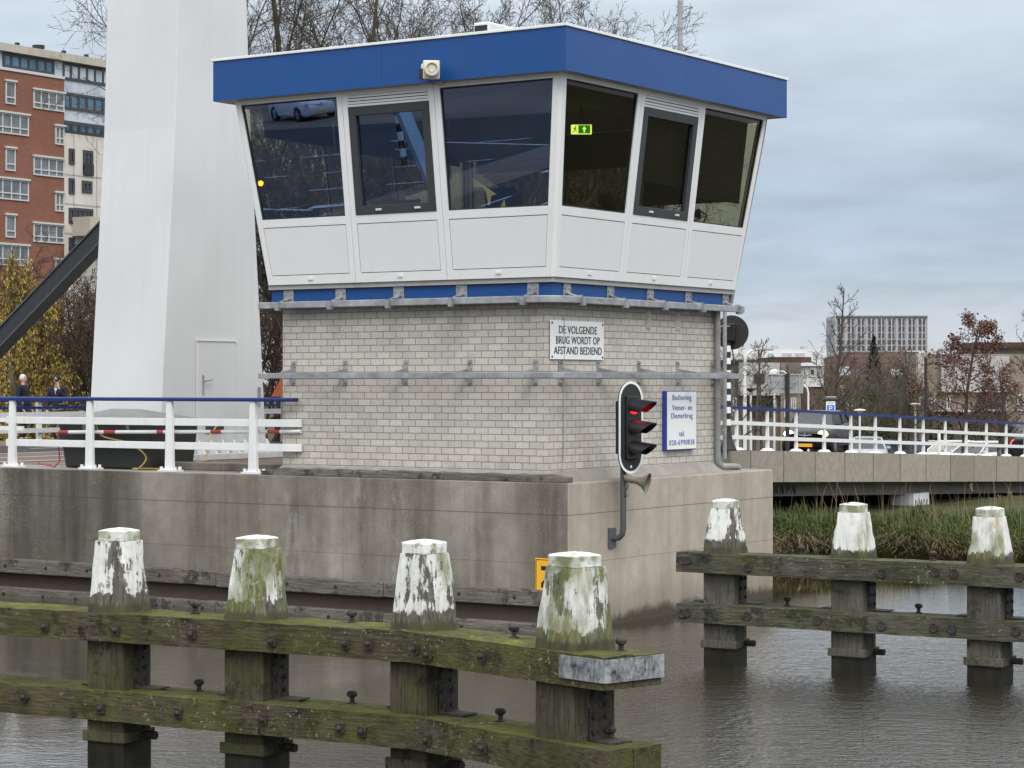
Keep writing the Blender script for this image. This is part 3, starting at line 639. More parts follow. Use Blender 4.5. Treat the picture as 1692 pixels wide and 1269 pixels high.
def roof_and_wall_items():
    # siren on the fascia
    t = thing('siren_horn', (-1.40, -.83, 8.15), 'cream electronic siren with round mouth bolted to the blue fascia', 'siren')
    d = Vector((.62, -.78, 0)); a = Vector((.78, .62, 0)); c = Vector((-1.38, -1.02, 8.24))
    b = MB(); b.obox(c, a * .125, d * .02, Vector((0, 0, .14))); b.build('mounting_plate', M['cream'], t, bevel=.018)
    b = MB(); b.lathe(c + d * .02, d, [(.115, 0), (.108, .13), (.085, .135), (.078, .10), (.055, .095), (.05, .115), (.02, .117), (0, .11)], 24); b.build('horn_mouth', M['cream'], t, smooth=True)
    b = MB(); b.tube([(-1.44, -.832, 8.35), (-1.50, -.95, 8.36), (-1.54, -1.0, 8.32), (-1.55, -1.0, 8.2)], .035, 10); b.build('mounting_arm', M['lampwhite'], t, smooth=True)
    b = MB(); b.box(-1.60, -1.47, -1.04, -.94, 8.12, 8.27); b.tube([(-1.5, -1, 8.13), (-1.4, -.95, 8.04), (-1.3, -.86, 8.03), (-1.22, -.84, 8.1)], .008, 5); b.build('junction_box', M['black'], t, bevel=.01)
    # condenser on the roof
    t = thing('air_conditioner', (-1.65, 1.6, 8.74), 'white outdoor air conditioner unit lying on the flat roof', 'air conditioner')
    b = MB(); b.box(-2.36, -2.06, 1.5, 2.45, 8.82, 9.35); b.build('casing', M['white2'], t, bevel=.025)
    b = MB(); b.box(-2.33, -2.09, 1.493, 1.502, 8.9, 9.30); s = b.build('side_grille', M['black'], t)
    b = MB()
    for k in range(2): b.box(-2.335, -2.085, 1.484, 1.499, 9.03 + k * .13, 9.05 + k * .13)
    b.build('grille_bar', M['white2'], s)
    b = MB(); b.lathe((-2.058, 2.05, 9.07), (1, 0, 0), [(.24, 0), (.24, .012), (.22, .012), (.21, .004), (.03, .004), (0, .01)], 24); b.build('fan_guard', M['lampwhite'], t)
    b = MB(); b.box(-2.34, -2.08, 1.6, 1.68, 8.741, 8.82); b.box(-2.34, -2.08, 2.25, 2.33, 8.741, 8.82); b.build('foot', M['soft_black'], t)
    # mast
    t = thing('antenna_mast', (-.03, 4.05, 8.74), 'plain grey steel antenna mast rising from the blue-edged roof', 'mast')
    b = MB(); b.cyl((-.03, 4.05, 8.80), (-.03, 4.05, 12.6), .042, 12); b.build('pole', M['galv'], t, smooth=True)
    b = MB(); b.box(-.15, .09, 3.93, 4.17, 8.742, 8.80); b.build('base_plate', M['galv'], t)
    # text signs on the brick
    t = thing('text_sign', (.03, .79, 3.98), 'white enamel sign with three lines of black Dutch capitals near the house corner', 'sign')
    b = MB(); b.box(.018, .032, .03, 1.55, 3.98, 4.56); b.build('board', M['signwhite'], t, bevel=.004)
    b = MB()
    for y, z in ((.07, 4.52), (1.51, 4.52), (.07, 4.02), (1.51, 4.02)): b.lathe((.032, y, z), (1, 0, 0), [(.018, 0), (.016, .008), (0, .01)], 10)
    b.build('fixing_screw', M['black'], t)
    for i, (tx, w) in enumerate((('DE VOLGENDE', 1.08), ('BRUG WORDT OP', 1.24), ('AFSTAND BEDIEND', 1.36))):
        text_obj(tx, 'lettering', M['black'], t, (.0345, .80, 4.425 - i * .155), (0, 1, 0), (0, 0, 1), w, .115, thick=.003, spacing=1.05, off=.002)
    t = thing('information_sign', (.05, 3.89, 2.55), 'upright white sign with blue telephone notice lettering beside the ship signal', 'sign')
    b = MB(); b.box(.004, .085, 3.40, 4.38, 2.55, 3.505); b.build('box_edge', M['signblue'], t, bevel=.01)
    b = MB(); b.box(.086, .092, 3.415, 4.365, 2.565, 3.49); b.build('board', M['signwhite'], t)
    for tx, w, z, h in (('Bediening', .62, 3.385, .115), ('Venser- en', .64, 3.235, .085), ('Diemerbrug', .70, 3.09, .115), ('tel.', .18, 2.815, .09), ('020-6990838', .83, 2.672, .085)):
        text_obj(tx, 'lettering', M['signblue'], t, (.0945, 3.89, z), (0, 1, 0), (0, 0, 1), w, h, thick=.002, spacing=1.15, off=.0)
roof_and_wall_items()

def ship_signal():
    t = thing('ship_signal', (.56, 1.0, 1.25), 'oval black ship traffic light with white rim and red lamp lit', 'traffic light')
    b = MB(); b.box(.515, .55, .86, 1.06, 1.16, 1.46); b.build('wall_plate', M['greypole'], t, bevel=.006)
    b = MB(); b.tube([(.55, .97, 1.30), (.64, .97, 1.31), (.70, .97, 1.36), (.72, .97, 1.46), (.72, .97, 2.45)], .045, 12); b.build('pole', M['greypole'], t, smooth=True)
    th = rad(48); n = RV * math.sin(th) - FV * math.cos(th); a = RV * math.cos(th) + FV * math.sin(th); u = Vector((0, 0, 1))
    c = Vector((.83, .98, 2.965)); hw, hh = .285, .69
    def oval(hw, hh, k=20):
        r = hw; pts = []
        for i in range(k + 1): an = math.pi * i / k; pts.append((r * math.cos(an), (hh - r) + r * math.sin(an) * 1.0))
        for i in range(k + 1): an = math.pi + math.pi * i / k; pts.append((r * math.cos(an), -(hh - r) + r * math.sin(an)))
        return pts
    P = lambda q, o: c + a * q[0] + u * q[1] + n * o
    b = MB(); b.prism([P(q, 0) for q in oval(hw, hh)], n * .018); b.build('backing_board', M['soft_black'], t)
    # white rim ring
    b = MB(); o1, o2 = oval(hw, hh), oval(hw - .038, hh - .038); k = len(o1); vs = [P(q, .019) for q in o1] + [P(q, .019) for q in o2] + [P(q, .023) for q in o1] + [P(q, .023) for q in o2]
    fs = []
    for i in range(k):
        j = (i + 1) % k; fs += [(2 * k + i, 2 * k + j, 3 * k + j, 3 * k + i), (i, j, 2 * k + j, 2 * k + i), (k + j, k + i, 3 * k + i, 3 * k + j)]
    b.add(vs, fs); b.build('white_rim', M['signwhite'], t)
    b = MB(); b.obox(c + n * .045 + u * .0, a * .145, n * .025, u * .47); b.build('lamp_housing', M['black'], t, bevel=.012)
    b = MB(); b.obox(c - n * .09, a * .13, n * .09, u * .40); b.build('rear_housing', M['black'], t, bevel=.02)
    for i, z in enumerate((.315, 0.0, -.315)):
        lc = c + u * z + n * .07
        b = MB(); b.lathe(lc, n, [(.112, 0), (.112, .02), (.10, .022), (.085, .014), (0, .03)], 20); ln = b.build('signal_lens', M['lamp_red'] if i == 0 else M['black'], t, smooth=True)
        # long hood: upper three quarters of a tube, longest on top
        b = MB(); kk = 18; vs = []; R1 = .122
        for j in range(kk + 1):
            an = rad(-38 + 256 * j / kk); s = math.sin(an); ln_ = .17 + .25 * max(0, (s + .62) / 1.62)
            for rr, oo in ((R1, 0), (R1 * .96, ln_), (R1 * .90, ln_), (R1 * .93, 0)): vs.append(lc + a * math.cos(an) * rr + u * s * rr + n * oo - u * oo * .10)
        fs = []
        for j in range(kk):
            o = j * 4
            for m in range(4): fs.append((o + m, o + 4 + m, o + 4 + (m + 1) % 4, o + (m + 1) % 4))
        b.add(vs, fs); b.build('hood', M['black'], t, smooth=True)
    b = MB(); b.obox(c + n * .024 - u * .585, a * .018, n * .003, u * .018); b.build('white_mark', M['signwhite'], t)
    # horn loudspeaker clamped to the same pole
    t = thing('horn_loudspeaker', (.85, .95, 2.08), 'grey green horn loudspeaker clamped to the pole below the ship signal', 'loudspeaker')
    ax = (RV * .93 - FV * .30 - Vector((0, 0, .22))).normalized(); c0 = Vector((.80, .93, 2.21))
    b = MB(); b.lathe(c0, ax, [(.0, -.02), (.055, -.015), (.06, .10), (.05, .12), (.052, .17), (.075, .24), (.12, .30), (.155, .33), (.16, .335), (.148, .335), (.11, .30), (.06, .23), (.05, .2)], 24)
    b.build('horn', paint('horn_olive', (.16, .155, .115), .55, .2, 4), t, smooth=True)
    b = MB(); b.lathe(c0 + ax * .16, ax, [(.0, 0), (.03, .0), (.045, .13), (.05, .14), (.0, .15)], 16); b.build('horn_throat', M['soft_black'], t, smooth=True)
    b = MB(); b.bar((.72, .95, 2.24), c0 + ax * .12 + Vector((0, 0, .06)), .03, .025); b.build('clamp', M['lampwhite'], t)
    b = MB(); b.tube([c0 + ax * .0 - Vector((0, 0, .05)), c0 + Vector((.03, 0, -.12)), c0 + Vector((-.02, 0, -.2)), c0 + Vector((.02, 0, -.26)), (.76, .95, 1.93)], .008, 6); b.build('cable', M['black'], t)
ship_signal()

def cabin_contents():
    t = thing('sky_gap_cutout', on_y(800, 335, .05), 'cream cut-out painted as bright sky between the chairs inside the third cabin window', 'cutout'); b = MB(); px = lambda x, y: on_y(700 + x / 4.532, 100 + y / 4.532, .05)
    b.prism([px(370, 880), px(372, 945), px(440, 950), px(470, 990), px(485, 1085), px(497, 1085), px(505, 1015), px(545, 1000)], (0, .006, 0)); b.prism([px(575, 1100), px(615, 1100), px(605, 1040)], (0, .006, 0)); b.build('gap_shape', paint('cream_sky_gap', (.85, .82, .62), .8, .02), t)  # flat cream shapes added for bright sky glimpsed between chair backs
    t = thing('exit_sign', on_y(961, 214, 2.6), 'lit green emergency exit sign hanging inside the cabin', 'exit sign')
    c = on_y(961, 214, 2.6); a = RV; n = -FV; u = Vector((0, 0, 1))
    b = MB(); b.obox(c, a * .165, n * .03, u * .075); b.build('light_box', M['exitlit'], t, bevel=.008)
    b = MB(); b.obox(c + n * .0325 + a * .045, a * .095, n * .001, u * .066); g = b.build('green_field', M['exitgreen'], t)
    b = MB(); q = c + n * .035 + a * .045
    b.prism([q + a * x + u * z for x, z in ((-.012, -.05), (.012, -.05), (.012, .0), (.034, .0), (0, .05), (-.034, .0), (-.012, .0))], n * .001); b.build('arrow', M['exitlit'], g)
    b = MB(); q = c + n * .033 - a * .105
    b.sphere(q + u * .042 + a * .012, .011, 8, 6); b.bar(q + u * .03, q - u * .005, .016, .016); b.bar(q - u * .003, q - u * .05 - a * .025, .012, .012); b.bar(q - u * .003, q - u * .045 + a * .03, .012, .012); b.bar(q + u * .022, q + a * .035 + u * .0, .01, .01); b.bar(q + u * .022, q - a * .03 + u * .01, .01, .01); b.build('running_figure', M['exitgreen'], t)
    b = MB(); b.bar(c + u * .075, (c.x, c.y, 8.03), .03, .03); b.build('hanger', M['soft_black'], t)
    # desk with monitors, chair, plant, lamp
    t = thing('control_desk', (-2.2, .6, 5.25), 'dark control desk along the inside of the cabin windows', 'desk')
    b = MB(); b.box(-4.4, -.3, .12, .95, 5.98, 6.03); b.build('desk_top', M['wood_dark'], t)
    b = MB(); b.box(-4.35, -4.3, .2, .9, 5.25, 5.98); b.box(-.4, -.35, .2, .9, 5.25, 5.98); b.build('desk_leg', M['soft_black'], t)
    scr = mk_winglass('monitor_screen', (.05, .07, .10), .2)
    for i, (x, lb) in enumerate(((-3.0, 'left of the two flat monitors standing on the control desk'), (-1.1, 'right of the two flat monitors standing on the control desk'))):
        t = thing('monitor', (x, .55, 6.03), lb, 'monitor', 'monitors on the control desk')
        b = MB(); b.box(x - .3, x + .3, .50, .55, 6.12, 6.50); b.build('screen_case', M['soft_black'], t, bevel=.01)
        b = MB(); b.box(x - .28, x + .28, .551, .554, 6.15, 6.47); b.build('screen', scr, t)
        b = MB(); b.box(x - .03, x + .03, .5, .54, 6.03, 6.12); b.box(x - .12, x + .12, .42, .62, 6.031, 6.045); b.build('stand', M['soft_black'], t)
    t = thing('office_chair', (-2.1, 1.6, 5.25), 'dark office chair with high back inside the cabin', 'chair')
    b = MB(); b.box(-2.4, -1.8, 1.85, 1.95, 5.85, 6.75); b.build('backrest', M['soft_black'], t, bevel=.05)
    b = MB(); b.box(-2.38, -1.82, 1.35, 1.85, 5.68, 5.78); b.build('seat', M['soft_black'], t, bevel=.03)
    b = MB(); b.cyl((-2.1, 1.6, 5.3), (-2.1, 1.6, 5.68), .035); b.bar((-2.4, 1.6, 5.29), (-1.8, 1.6, 5.29), .05, .05); b.bar((-2.1, 1.3, 5.29), (-2.1, 1.9, 5.29), .05, .05); b.build('stem', M['soft_black'], t)
    c = on_x(1004, 341, .05)
    t = thing('potted_plant', (c.x, c.y, 6.03), 'small bushy plant in pale pot on the cabin windowsill', 'plant')
    b = MB(); b.lathe((c.x, c.y, 6.0), (0, 0, 1), [(.07, 0), (.10, .24), (.11, .24), (.11, .27), (.09, .27), (.085, .2), (0, .2)], 16); b.build('pot', M['curtain'], t)
    b = MB(); r = random.Random(5)
    for i in range(150):
        d = Vector((r.gauss(0, 1), r.gauss(0, 1), abs(r.gauss(.5, .8)))).normalized(); p = Vector((c.x, c.y, 6.22)); l = r.uniform(.15, .34); q = p + d * l; s = d.cross(Vector((0, 0, 1))).normalized() * .022
        b.add([p + d * l * .5, q + s, q + d * .07, q - s], [(0, 1, 2, 3)])
    b.build('foliage', M['shrubleaf'], t)
    b = MB(); b.box(-.45, .1, 3.9, 5.2, 5.98, 6.02); b.box(-.42, -.38, 3.95, 5.15, 5.25, 5.98)
    t = thing('side_table', (-.2, 4.5, 5.25), 'brown table under the rear cabin window', 'table'); b.build('table_top', M['wood_dark'], t)
    c = on_x(1160, 340, -.1)
    t = thing('desk_lamp', (c.x, c.y, 6.02), 'small dark desk lamp on the table behind the rear side window', 'lamp')
    b = MB(); b.tube([(c.x, c.y, 6.03), (c.x, c.y, 6.25), (c.x, c.y + .18, 6.42), (c.x, c.y - .1, 6.5)], .014, 8); b.build('arm', M['soft_black'], t)
    b = MB(); b.lathe((c.x, c.y - .1, 6.5), (0, -.5, -.8), [(.03, 0), (.075, .12), (.07, .12), (0, .03)], 12); b.build('lamp_shade', M['soft_black'], t)
    b = MB(); b.lathe((c.x, c.y, 6.02), (0, 0, 1), [(.09, 0), (.085, .02), (0, .025)], 14); b.build('base', M['soft_black'], t)
    c = at_d(431, 303, 37.2)
    t = thing('indicator_lamp', c, 'small round amber light glowing inside the cabin\'s far left window', 'light')
    b = MB(); b.sphere(c, .045, 12, 8); b.build('bulb', M['lamp_amber'], t, smooth=True)
    b = MB(); b.cyl(c - Vector((0, 0, .05)), (c.x, c.y, 5.25), .015, 8); b.build('stem', M['soft_black'], t)
cabin_contents()
# ================================================================ ground, water, abutment, road
import numpy as np
def ramp_z(y): return DECK - .0345 * max(0, min(y, 45) - 16) - .05 * max(0, min(y, 75) - 45)
def shore(x, y):   # metres inland from the waterline
    return max(-3.3 - x, (x + 3.3) * -.415 + (y - 13.7) * .909)
def land_z(x, y):
    def sm(a, b, v): t = max(0, min(1, (v - a) / (b - a))); return t * t * (3 - 2 * t)
    if y < -25.5: return 1.9
    if y < 5: return -1.8
    s = shore(x, y)
    if s < -.4: return -1.8
    z = -.4 + .55 * sm(-.3, .25, s) + .32 * sm(.1, 2.2, s)
    if y > 44: z = min(z, .9 - 1.45 * sm(44, 52, y) * (1 if x < 4 else 0))
    if x < -23: z = min(z, .75 - 1.3 * sm(-23, -27, x))
    return z
def build_setting():
    xs = sorted(set([-1500, -700, -300, -150, -100, -70, -50, -40] + [-30 + i for i in range(0, 24)] + [-6 + .35 * i for i in range(0, 46)] + [12, 15, 20, 40, 80, 150, 300, 700, 1500]))
    ys = sorted(set([-1500, -600, -200, -100, -60, -35, -26.6, -26, -25.4, -20, -10, 0, 4.9, 5.1, 6] + [7 + .6 * i for i in range(30)] + [25 + 1.5 * i for i in range(24)] + [62, 65, 70, 80, 100, 150, 250, 500, 1000, 2000]))
    v = [(x, y, land_z(x, y) + (rnd.uniform(-.05, .05) if -20 < x < 10 and 5 < y < 50 else 0)) for y in ys for x in xs]; n = len(xs)
    f = [(j * n + i, j * n + i + 1, (j + 1) * n + i + 1, (j + 1) * n + i) for j in range(len(ys) - 1) for i in range(n - 1)]
    tag(MB().add(v, f).build('ground', M['ground']), kind='structure')
    tag(MB().add([(-90, -26, 0), (300, -26, 0), (300, 46, 0), (-90, 46, 0)], [(0, 1, 2, 3)]).build('water', M['water']), kind='structure')
    # quay abutment below the house
    t = thing('bridge_abutment', (-10, 3, -1), 'stained concrete bridge abutment rising from the canal beneath the house', 'abutment')
    b = MB(); b.hexa([(-60, -.26, -1.8), (.515, -.26, -1.8), (.515, 6.3, -1.8), (-60, 6.3, -1.8), (-60, -.26, 2.17), (.515, -.26, 2.17), (.515, 6.3, 2.17), (-60, 6.3, 2.17)])
    b.f = [b.f[0], b.f[1], b.f[2], b.f[3], b.f[4], b.f[5]]; b.mi = [0, 1, 0, 2, 0, 0]
    b.build('concrete_block', [M['conc_front'], M['conc_deck'], M['conc_side']], t, bevel=.02)
    def wale(z0, z1, m, depth):
        x = -45.0; r = random.Random(int(z0 * 100) + 50)
        ends = [-45, -30, -17.4, -11.3, -6.05, -2.7, .12]
        for a, e in zip(ends, ends[1:]):
            dz = r.uniform(-.012, .012); w = MB(); w.box(a + .006, e - .006, -.262 - depth - r.uniform(0, .015), -.262, z0 + dz, z1 + dz); o = w.build('rubbing_timber', m, t, bevel=.018)
            xx = a + .5
            while xx < e - .2:
                h = MB(); h.cyl((xx, -.262 - depth - .016, (z0 + z1) / 2 + dz), (xx, -.262 - depth + .02, (z0 + z1) / 2 + dz), .030, 10); xx += r.uniform(.75, 1.0)
                if xx > -14: h.build('bolt_hole', M['groove'], o)
    wale(.36, .60, M['wale'], .17); wale(-.12, .115, M['wale'], .20)
    b = MB(); b.box(-45, .02, -.30, -.262, .09, .37); b.build('recessed_board', paint('brown_wet_board', (.075, .05, .038), .8, .35, 2), t)
    # decks and road
    def strip(name, x0, x1, ya, yb, dz, m, step=3.0):
        k = max(1, int((yb - ya) / step)); v = []; f = []
        for i in range(k + 1):
            y = ya + (yb - ya) * i / k; z = ramp_z(y) + dz; v += [(x0, y, z), (x1, y, z)]
        f = [(2 * i, 2 * i + 1, 2 * i + 3, 2 * i + 2) for i in range(k)]
        return tag(MB().add(v, f).build(name, m), kind='structure')
    strip('road', -20.9, -12.4, -50, 260, .006, M['asphalt']); strip('path', -12.4, -5.72, 1.0, 16, .006, M['pathred']); strip('pavement', -12.4, -5.72, 16, 260, .006, M['asphalt']); strip('pavement', -24.4, -20.9, -50, 260, .012, M['pathred'])
    strip('cycle_path', -16.6, -12.5, -50, 14, .012, M['pathred'])
    for x in (-16.5, -12.75, -14.55):
        strip('road_marking', x - .06, x + .06, -50, 60, .018, M['marking'])
    y = -48
    while y < 60:
        strip('road_marking', -18.8, -18.68, y, y + 1.6, .018, M['marking']); y += 4
    tag(MB().add([(-70, -75, 1.93), (-8, -75, 1.93), (-8, -26.4, 1.93), (-70, -26.4, 1.93)], [(0, 1, 2, 3)]).build('quay_road', M['asphalt']), kind='structure')
    tag(MB().add([(-70, -90, 1.934), (-8, -78, 1.934), (-8, -49, 1.934), (-70, -56, 1.934)], [(0, 1, 2, 3)]).build('quay_pavement', M['pathred']), kind='structure')
    rq = random.Random(12); dash = []
    for (y0, st, ln, w, k) in ((-29.5, 2.6, 1.1, .05, 16), (-33.5, 3.4, 1.5, .06, 13), (-38, 2.8, 1.0, .06, 17), (-43.5, 4.0, 2.2, .07, 11)):
        for i in range(k):
            x = -58 + i * st + rq.uniform(-.3, .3); y = y0 - .1 * (x + 30); dash.append((x, y, x + ln, y - .1 * ln + rq.uniform(-.02, .02), w))
    dash += [(-36, -46, -14, -36, .07), (-44, -34, -27, -29, .09), (-27.5, -29.6, -22, -30.6, .28)]
    for (xa, ya, xb, yb, w) in dash:
        dv = Vector((xb - xa, yb - ya, 0)).normalized(); nv = Vector((-dv.y, dv.x, 0)) * w; A_, B_ = Vector((xa, ya, 1.936)), Vector((xb, yb, 1.936))
        tag(MB().add([A_ - nv, B_ - nv, B_ + nv, A_ + nv], [(0, 1, 2, 3)]).build('road_marking', M['marking']), kind='structure')
    for y in (-9, -21, -33): strip('road_marking', -20.6, -16.8, y, y + .45, .0185, M['marking'])
    tag(MB().box(-24.6, -12.2, -50, -.3, 1.25, 2.165).build('bridge_deck', M['girder']), kind='structure')
    b = MB(); b.box(-8.05, -5.2, .55, .82, 2.172, 2.30); tag(b.build('kerb', M['conc_front'], bevel=.015), kind='structure')
    # viaduct: parapet beam, recessed girder, pier
    t = thing('road_viaduct', (-5.5, 20, 1), 'pale concrete road viaduct on low pillars running away behind the grassy bank', 'viaduct')
    def beam(x0, x1, ztop, zbot, ya=6.6, yb=110, k=34):
        v = []; f = []
        for i in range(k + 1):
            y = ya + (yb - ya) * i / k; z = ramp_z(y); v += [(x0, y, z + zbot), (x1, y, z + zbot), (x1, y, z + ztop), (x0, y, z + ztop)]
        for i in range(k):
            for j in range(4): f.append((4 * i + j, 4 * i + (j + 1) % 4, 4 * i + 4 + (j + 1) % 4, 4 * i + 4 + j))
        f += [(3, 2, 1, 0), (4 * k, 4 * k + 1, 4 * k + 2, 4 * k + 3)]; return MB().add(v, f)
    beam(-5.72, -5.28, .004, -.70).build('parapet_beam', M['parapet'], t)
    beam(-12, -5.75, -.10, -1.04).build('girder', M['girder'], t); 
    for y in (26.7, 39.5, 52):
        b = MB(); b.box(-6.15, -5.65, y - .55, y + .55, -.5, ramp_z(y) - 1.045); b.box(-6.2, -5.55, y - .5, y + .5, .36, .80)
        o = b.build('pillar', M['render_white'], t)
        if y == 26.7:
            g = MB(); r = random.Random(3)
            for i in range(5):
                yy = y - .38 + i * .18; p = [(-5.546, yy + .06 * math.cos(a) * (1 if i % 2 else .6), .54 + .10 * math.sin(a * (1 if i % 2 else 1.3))) for a in [j * .7 for j in range(8)]]; g.tube(p, .010, 4)
            g.build('scrawl', M['black'], o)
    g = MB(); r = random.Random(9)
    for i in range(5):
        yy = 18.4 + i * .3; zz = 1.16; g.tube([(-5.742, yy, zz - .09), (-5.742, yy + .05, zz + .1), (-5.742, yy + .14, zz + r.uniform(-.1, .0)), (-5.742, yy + .2, zz + .09)], .016, 4)
    g.build('scrawl', M['black'], t)
    # weathered plank lying against the plinth
    t = thing('weathered_timber', (-2.3, -.2, 2.17), 'split grey timber baulk lying along the foot of the block wall', 'timber')
    v = []; n = 40; rr = random.Random(4)
    for i in range(n + 1):
        x = -5.25 + 5.75 * i / n; w = .02 * math.sin(i * .7) + rr.uniform(-.008, .008); zt = 2.285 + rr.uniform(-.012, .012) - (.03 if i < 2 or i > n - 2 else 0)
        v += [(x, -.255, 2.176), (x, -.10, 2.176), (x, -.10 + w * .3, zt), (x, -.25 + w * .4, zt - .015 + w * .3)]
    f = []
    for i in range(n):
        for j in range(4): f.append((4 * i + (j + 1) % 4, 4 * i + j, 4 * i + 4 + j, 4 * i + 4 + (j + 1) % 4))
    f += [(0, 1, 2, 3), (4 * n + 3, 4 * n + 2, 4 * n + 1, 4 * n)]
    MB().add(v, f).build('baulk', M['wale'], t)
    # yellow letter board
    t = thing('letter_sign', (.22, -.27, .5), 'yellow square sign with black letter Z half hidden behind a mooring post', 'sign')
    b = MB(); b.box(-.04, .49, -.285, -.262, .555, 1.06); b.build('board', M['yellow'], t, bevel=.008)
    b = MB(); y = -.2875
    for (x0, x1, z0, z1) in ((-.025, .475, 1.035, 1.045), (-.025, .475, .57, .58), (-.025, -.015, .58, 1.035), (.465, .475, .58, 1.035)): b.box(x0, x1, y, y + .002, z0, z1)
    b.build('border', M['black'], t)
    b = MB(); b.prism([(.07, y, .95), (.07, y, .89), (.25, y, .89), (.07, y, .70), (.07, y, .635), (.38, y, .635), (.38, y, .695), (.19, y, .695), (.38, y, .89), (.38, y, .95)], (0, -.002, 0)); b.build('letter', M['black'], t)
build_setting()

# ================================================================ railings
def railing(name, label, posts, rails, blues, pole_fn, mat_post=M['white2'], hw=.055, group=None, base=None):
    t = thing(name, base, label, 'railing', group)
    return t
def left_railing():
    Y = -.16; t = thing('bridge_railing', (-8, Y, DECK), 'white railing with blue handrail along the abutment edge in front of the tower', 'railing')
    xs = [on_y(p, 776, Y).x for p in (22, 150, 282, 420)]; xs = xs[:1] + xs[1:]; xs = [xs[0] - 1.7, xs[0] - 3.4] + xs
    for x in xs:
        b = MB(); b.hexa([(x - .085, Y - .05, DECK + .04), (x + .085, Y - .05, DECK + .04), (x + .085, Y + .02, DECK + .04), (x - .085, Y + .02, DECK + .04), (x - .055, Y - .045, 3.33), (x + .055, Y - .045, 3.33), (x + .055, Y + .02, 3.33), (x - .055, Y + .02, 3.33)])
        p = b.build('post', M['white2'], t, bevel=.006)
        b = MB(); b.box(x - .20, x + .20, Y - .09, Y + .10, DECK + .003, DECK + .035); b.box(x - .11, x + .11, Y - .06, Y + .03, DECK + .035, DECK + .06)
        for dx in (-.15, .15):
            for dy in (-.055, .065): b.cyl((x + dx, Y + dy, DECK + .035), (x + dx, Y + dy, DECK + .085), .026, 8)
        b.build('base_plate', M['white2'], p)
    for z in (2.60, 2.99):
        b = MB(); b.box(xs[2] - .20, -4.83, Y + .022, Y + .075, z - .06, z + .06); b.hexa([(-4.828, Y + .022, z - .06), (-4.60, Y + .10, z - .06), (-4.60, Y + .14, z - .06), (-4.828, Y + .075, z - .06), (-4.828, Y + .022, z + .06), (-4.60, Y + .10, z + .06), (-4.60, Y + .14, z + .06), (-4.828, Y + .075, z + .06)])
        b.build('rail', M['white2'], t, bevel=.006)
    b = MB(); b.box(-18, -4.62, Y - .07, Y + .075, 3.332, 3.395); b.build('handrail', M['bluerail'], t, bevel=.018)
    # red and white pole tied to the rails
    t = thing('striped_pole', (-7, -.03, 2.8), 'slim red and white striped pole hung along the white railing', 'pole')
    a = on_y(98, 714, -.045); e = on_y(497, 713, -.045); a.y = e.y = -.045
    b = MB(); px = [98, 116, 178, 198, 268, 279, 357, 374, 447, 466, 497]
    q = [a + (e - a) * ((p - 98) / 399.) for p in px]
    for i in range(len(q) - 1):
        b.m = 1 if i in (0, 2, 4, 6, 8) else 0; b.cyl(q[i], q[i + 1], .031, 12)
    b.build('pole_shaft', [M['white2'], M['red']], t, smooth=True)
    b = MB()
    for p in (150, 282, 420): c = a + (e - a) * ((p - 98) / 399.); b.box(c.x + .07, c.x + .12, -.09, -.01, c.z - .04, c.z + .12)
    b.build('hanger', M['white2'], t)
    b = MB(); b.tube([a, a + Vector((-.05, .02, -.1)), a + Vector((-.03, .05, -.5)), a + Vector((-.2, .1, -.6)), a + Vector((-.6, .1, -.55))], .012, 6); b.build('cord', M['red'], t)
left_railing()
def viaduct_railing():
    t = thing('viaduct_railing', (-5.5, 24, 2), 'long white railing with blue handrail running downhill along the viaduct', 'railing')
    y = 7.0; ys = []
    pxs = [1216.9, 1267.7, 1315.2, 1361.5, 1405.7, 1446.3, 1486.8, 1525.5, 1561.9, 1596.3, 1629.9, 1662.6]
    ys = [on_x(p, 745, -5.5).y for p in pxs]; st = (ys[-1] - ys[0]) / 11
    ys = [ys[0] - st * i for i in (6, 5, 4, 3, 2, 1)] + ys + [ys[-1] + st * i for i in range(1, 14)]
    for y in ys:
        z = ramp_z(y); b = MB(); b.hexa([(-5.52, y - .045, z + .03), (-5.46, y - .045, z + .03), (-5.46, y + .045, z + .03), (-5.52, y + .045, z + .03), (-5.52, y - .034, z + .91), (-5.47, y - .034, z + .91), (-5.47, y + .034, z + .91), (-5.52, y + .034, z + .91)])
        p = b.build('post', M['white2'], t); b = MB(); b.hexa([(-5.60, y - .16, z + .005), (-5.38, y - .16, z + .005), (-5.38, y + .16, z + .005), (-5.60, y + .16, z + .005), (-5.56, y - .08, z + .06), (-5.42, y - .08, z + .06), (-5.42, y + .08, z + .06), (-5.56, y + .08, z + .06)]); b.build('base_plate', M['white2'], p)
    def rail(x0, x1, z0, z1, m, nm):
        v = []; f = []; k = len(ys)
        yy = [ys[0] - .3] + ys + [ys[-1] + .3]
        for y in yy: z = ramp_z(y); v += [(x0, y, z + z0), (x1, y, z + z0), (x1, y, z + z1), (x0, y, z + z1)]
        for i in range(len(yy) - 1):
            for j in range(4): f.append((4 * i + j, 4 * i + (j + 1) % 4, 4 * i + 4 + (j + 1) % 4, 4 * i + 4 + j))
        f += [(3, 2, 1, 0), tuple(4 * (len(yy) - 1) + j for j in range(4))]; MB().add(v, f).build(nm, m, t)
    rail(-5.535, -5.455, .245, .33, M['white2'], 'rail'); rail(-5.535, -5.455, .565, .65, M['white2'], 'rail'); rail(-5.555, -5.445, .915, .975, M['bluerail'], 'handrail')
viaduct_railing()
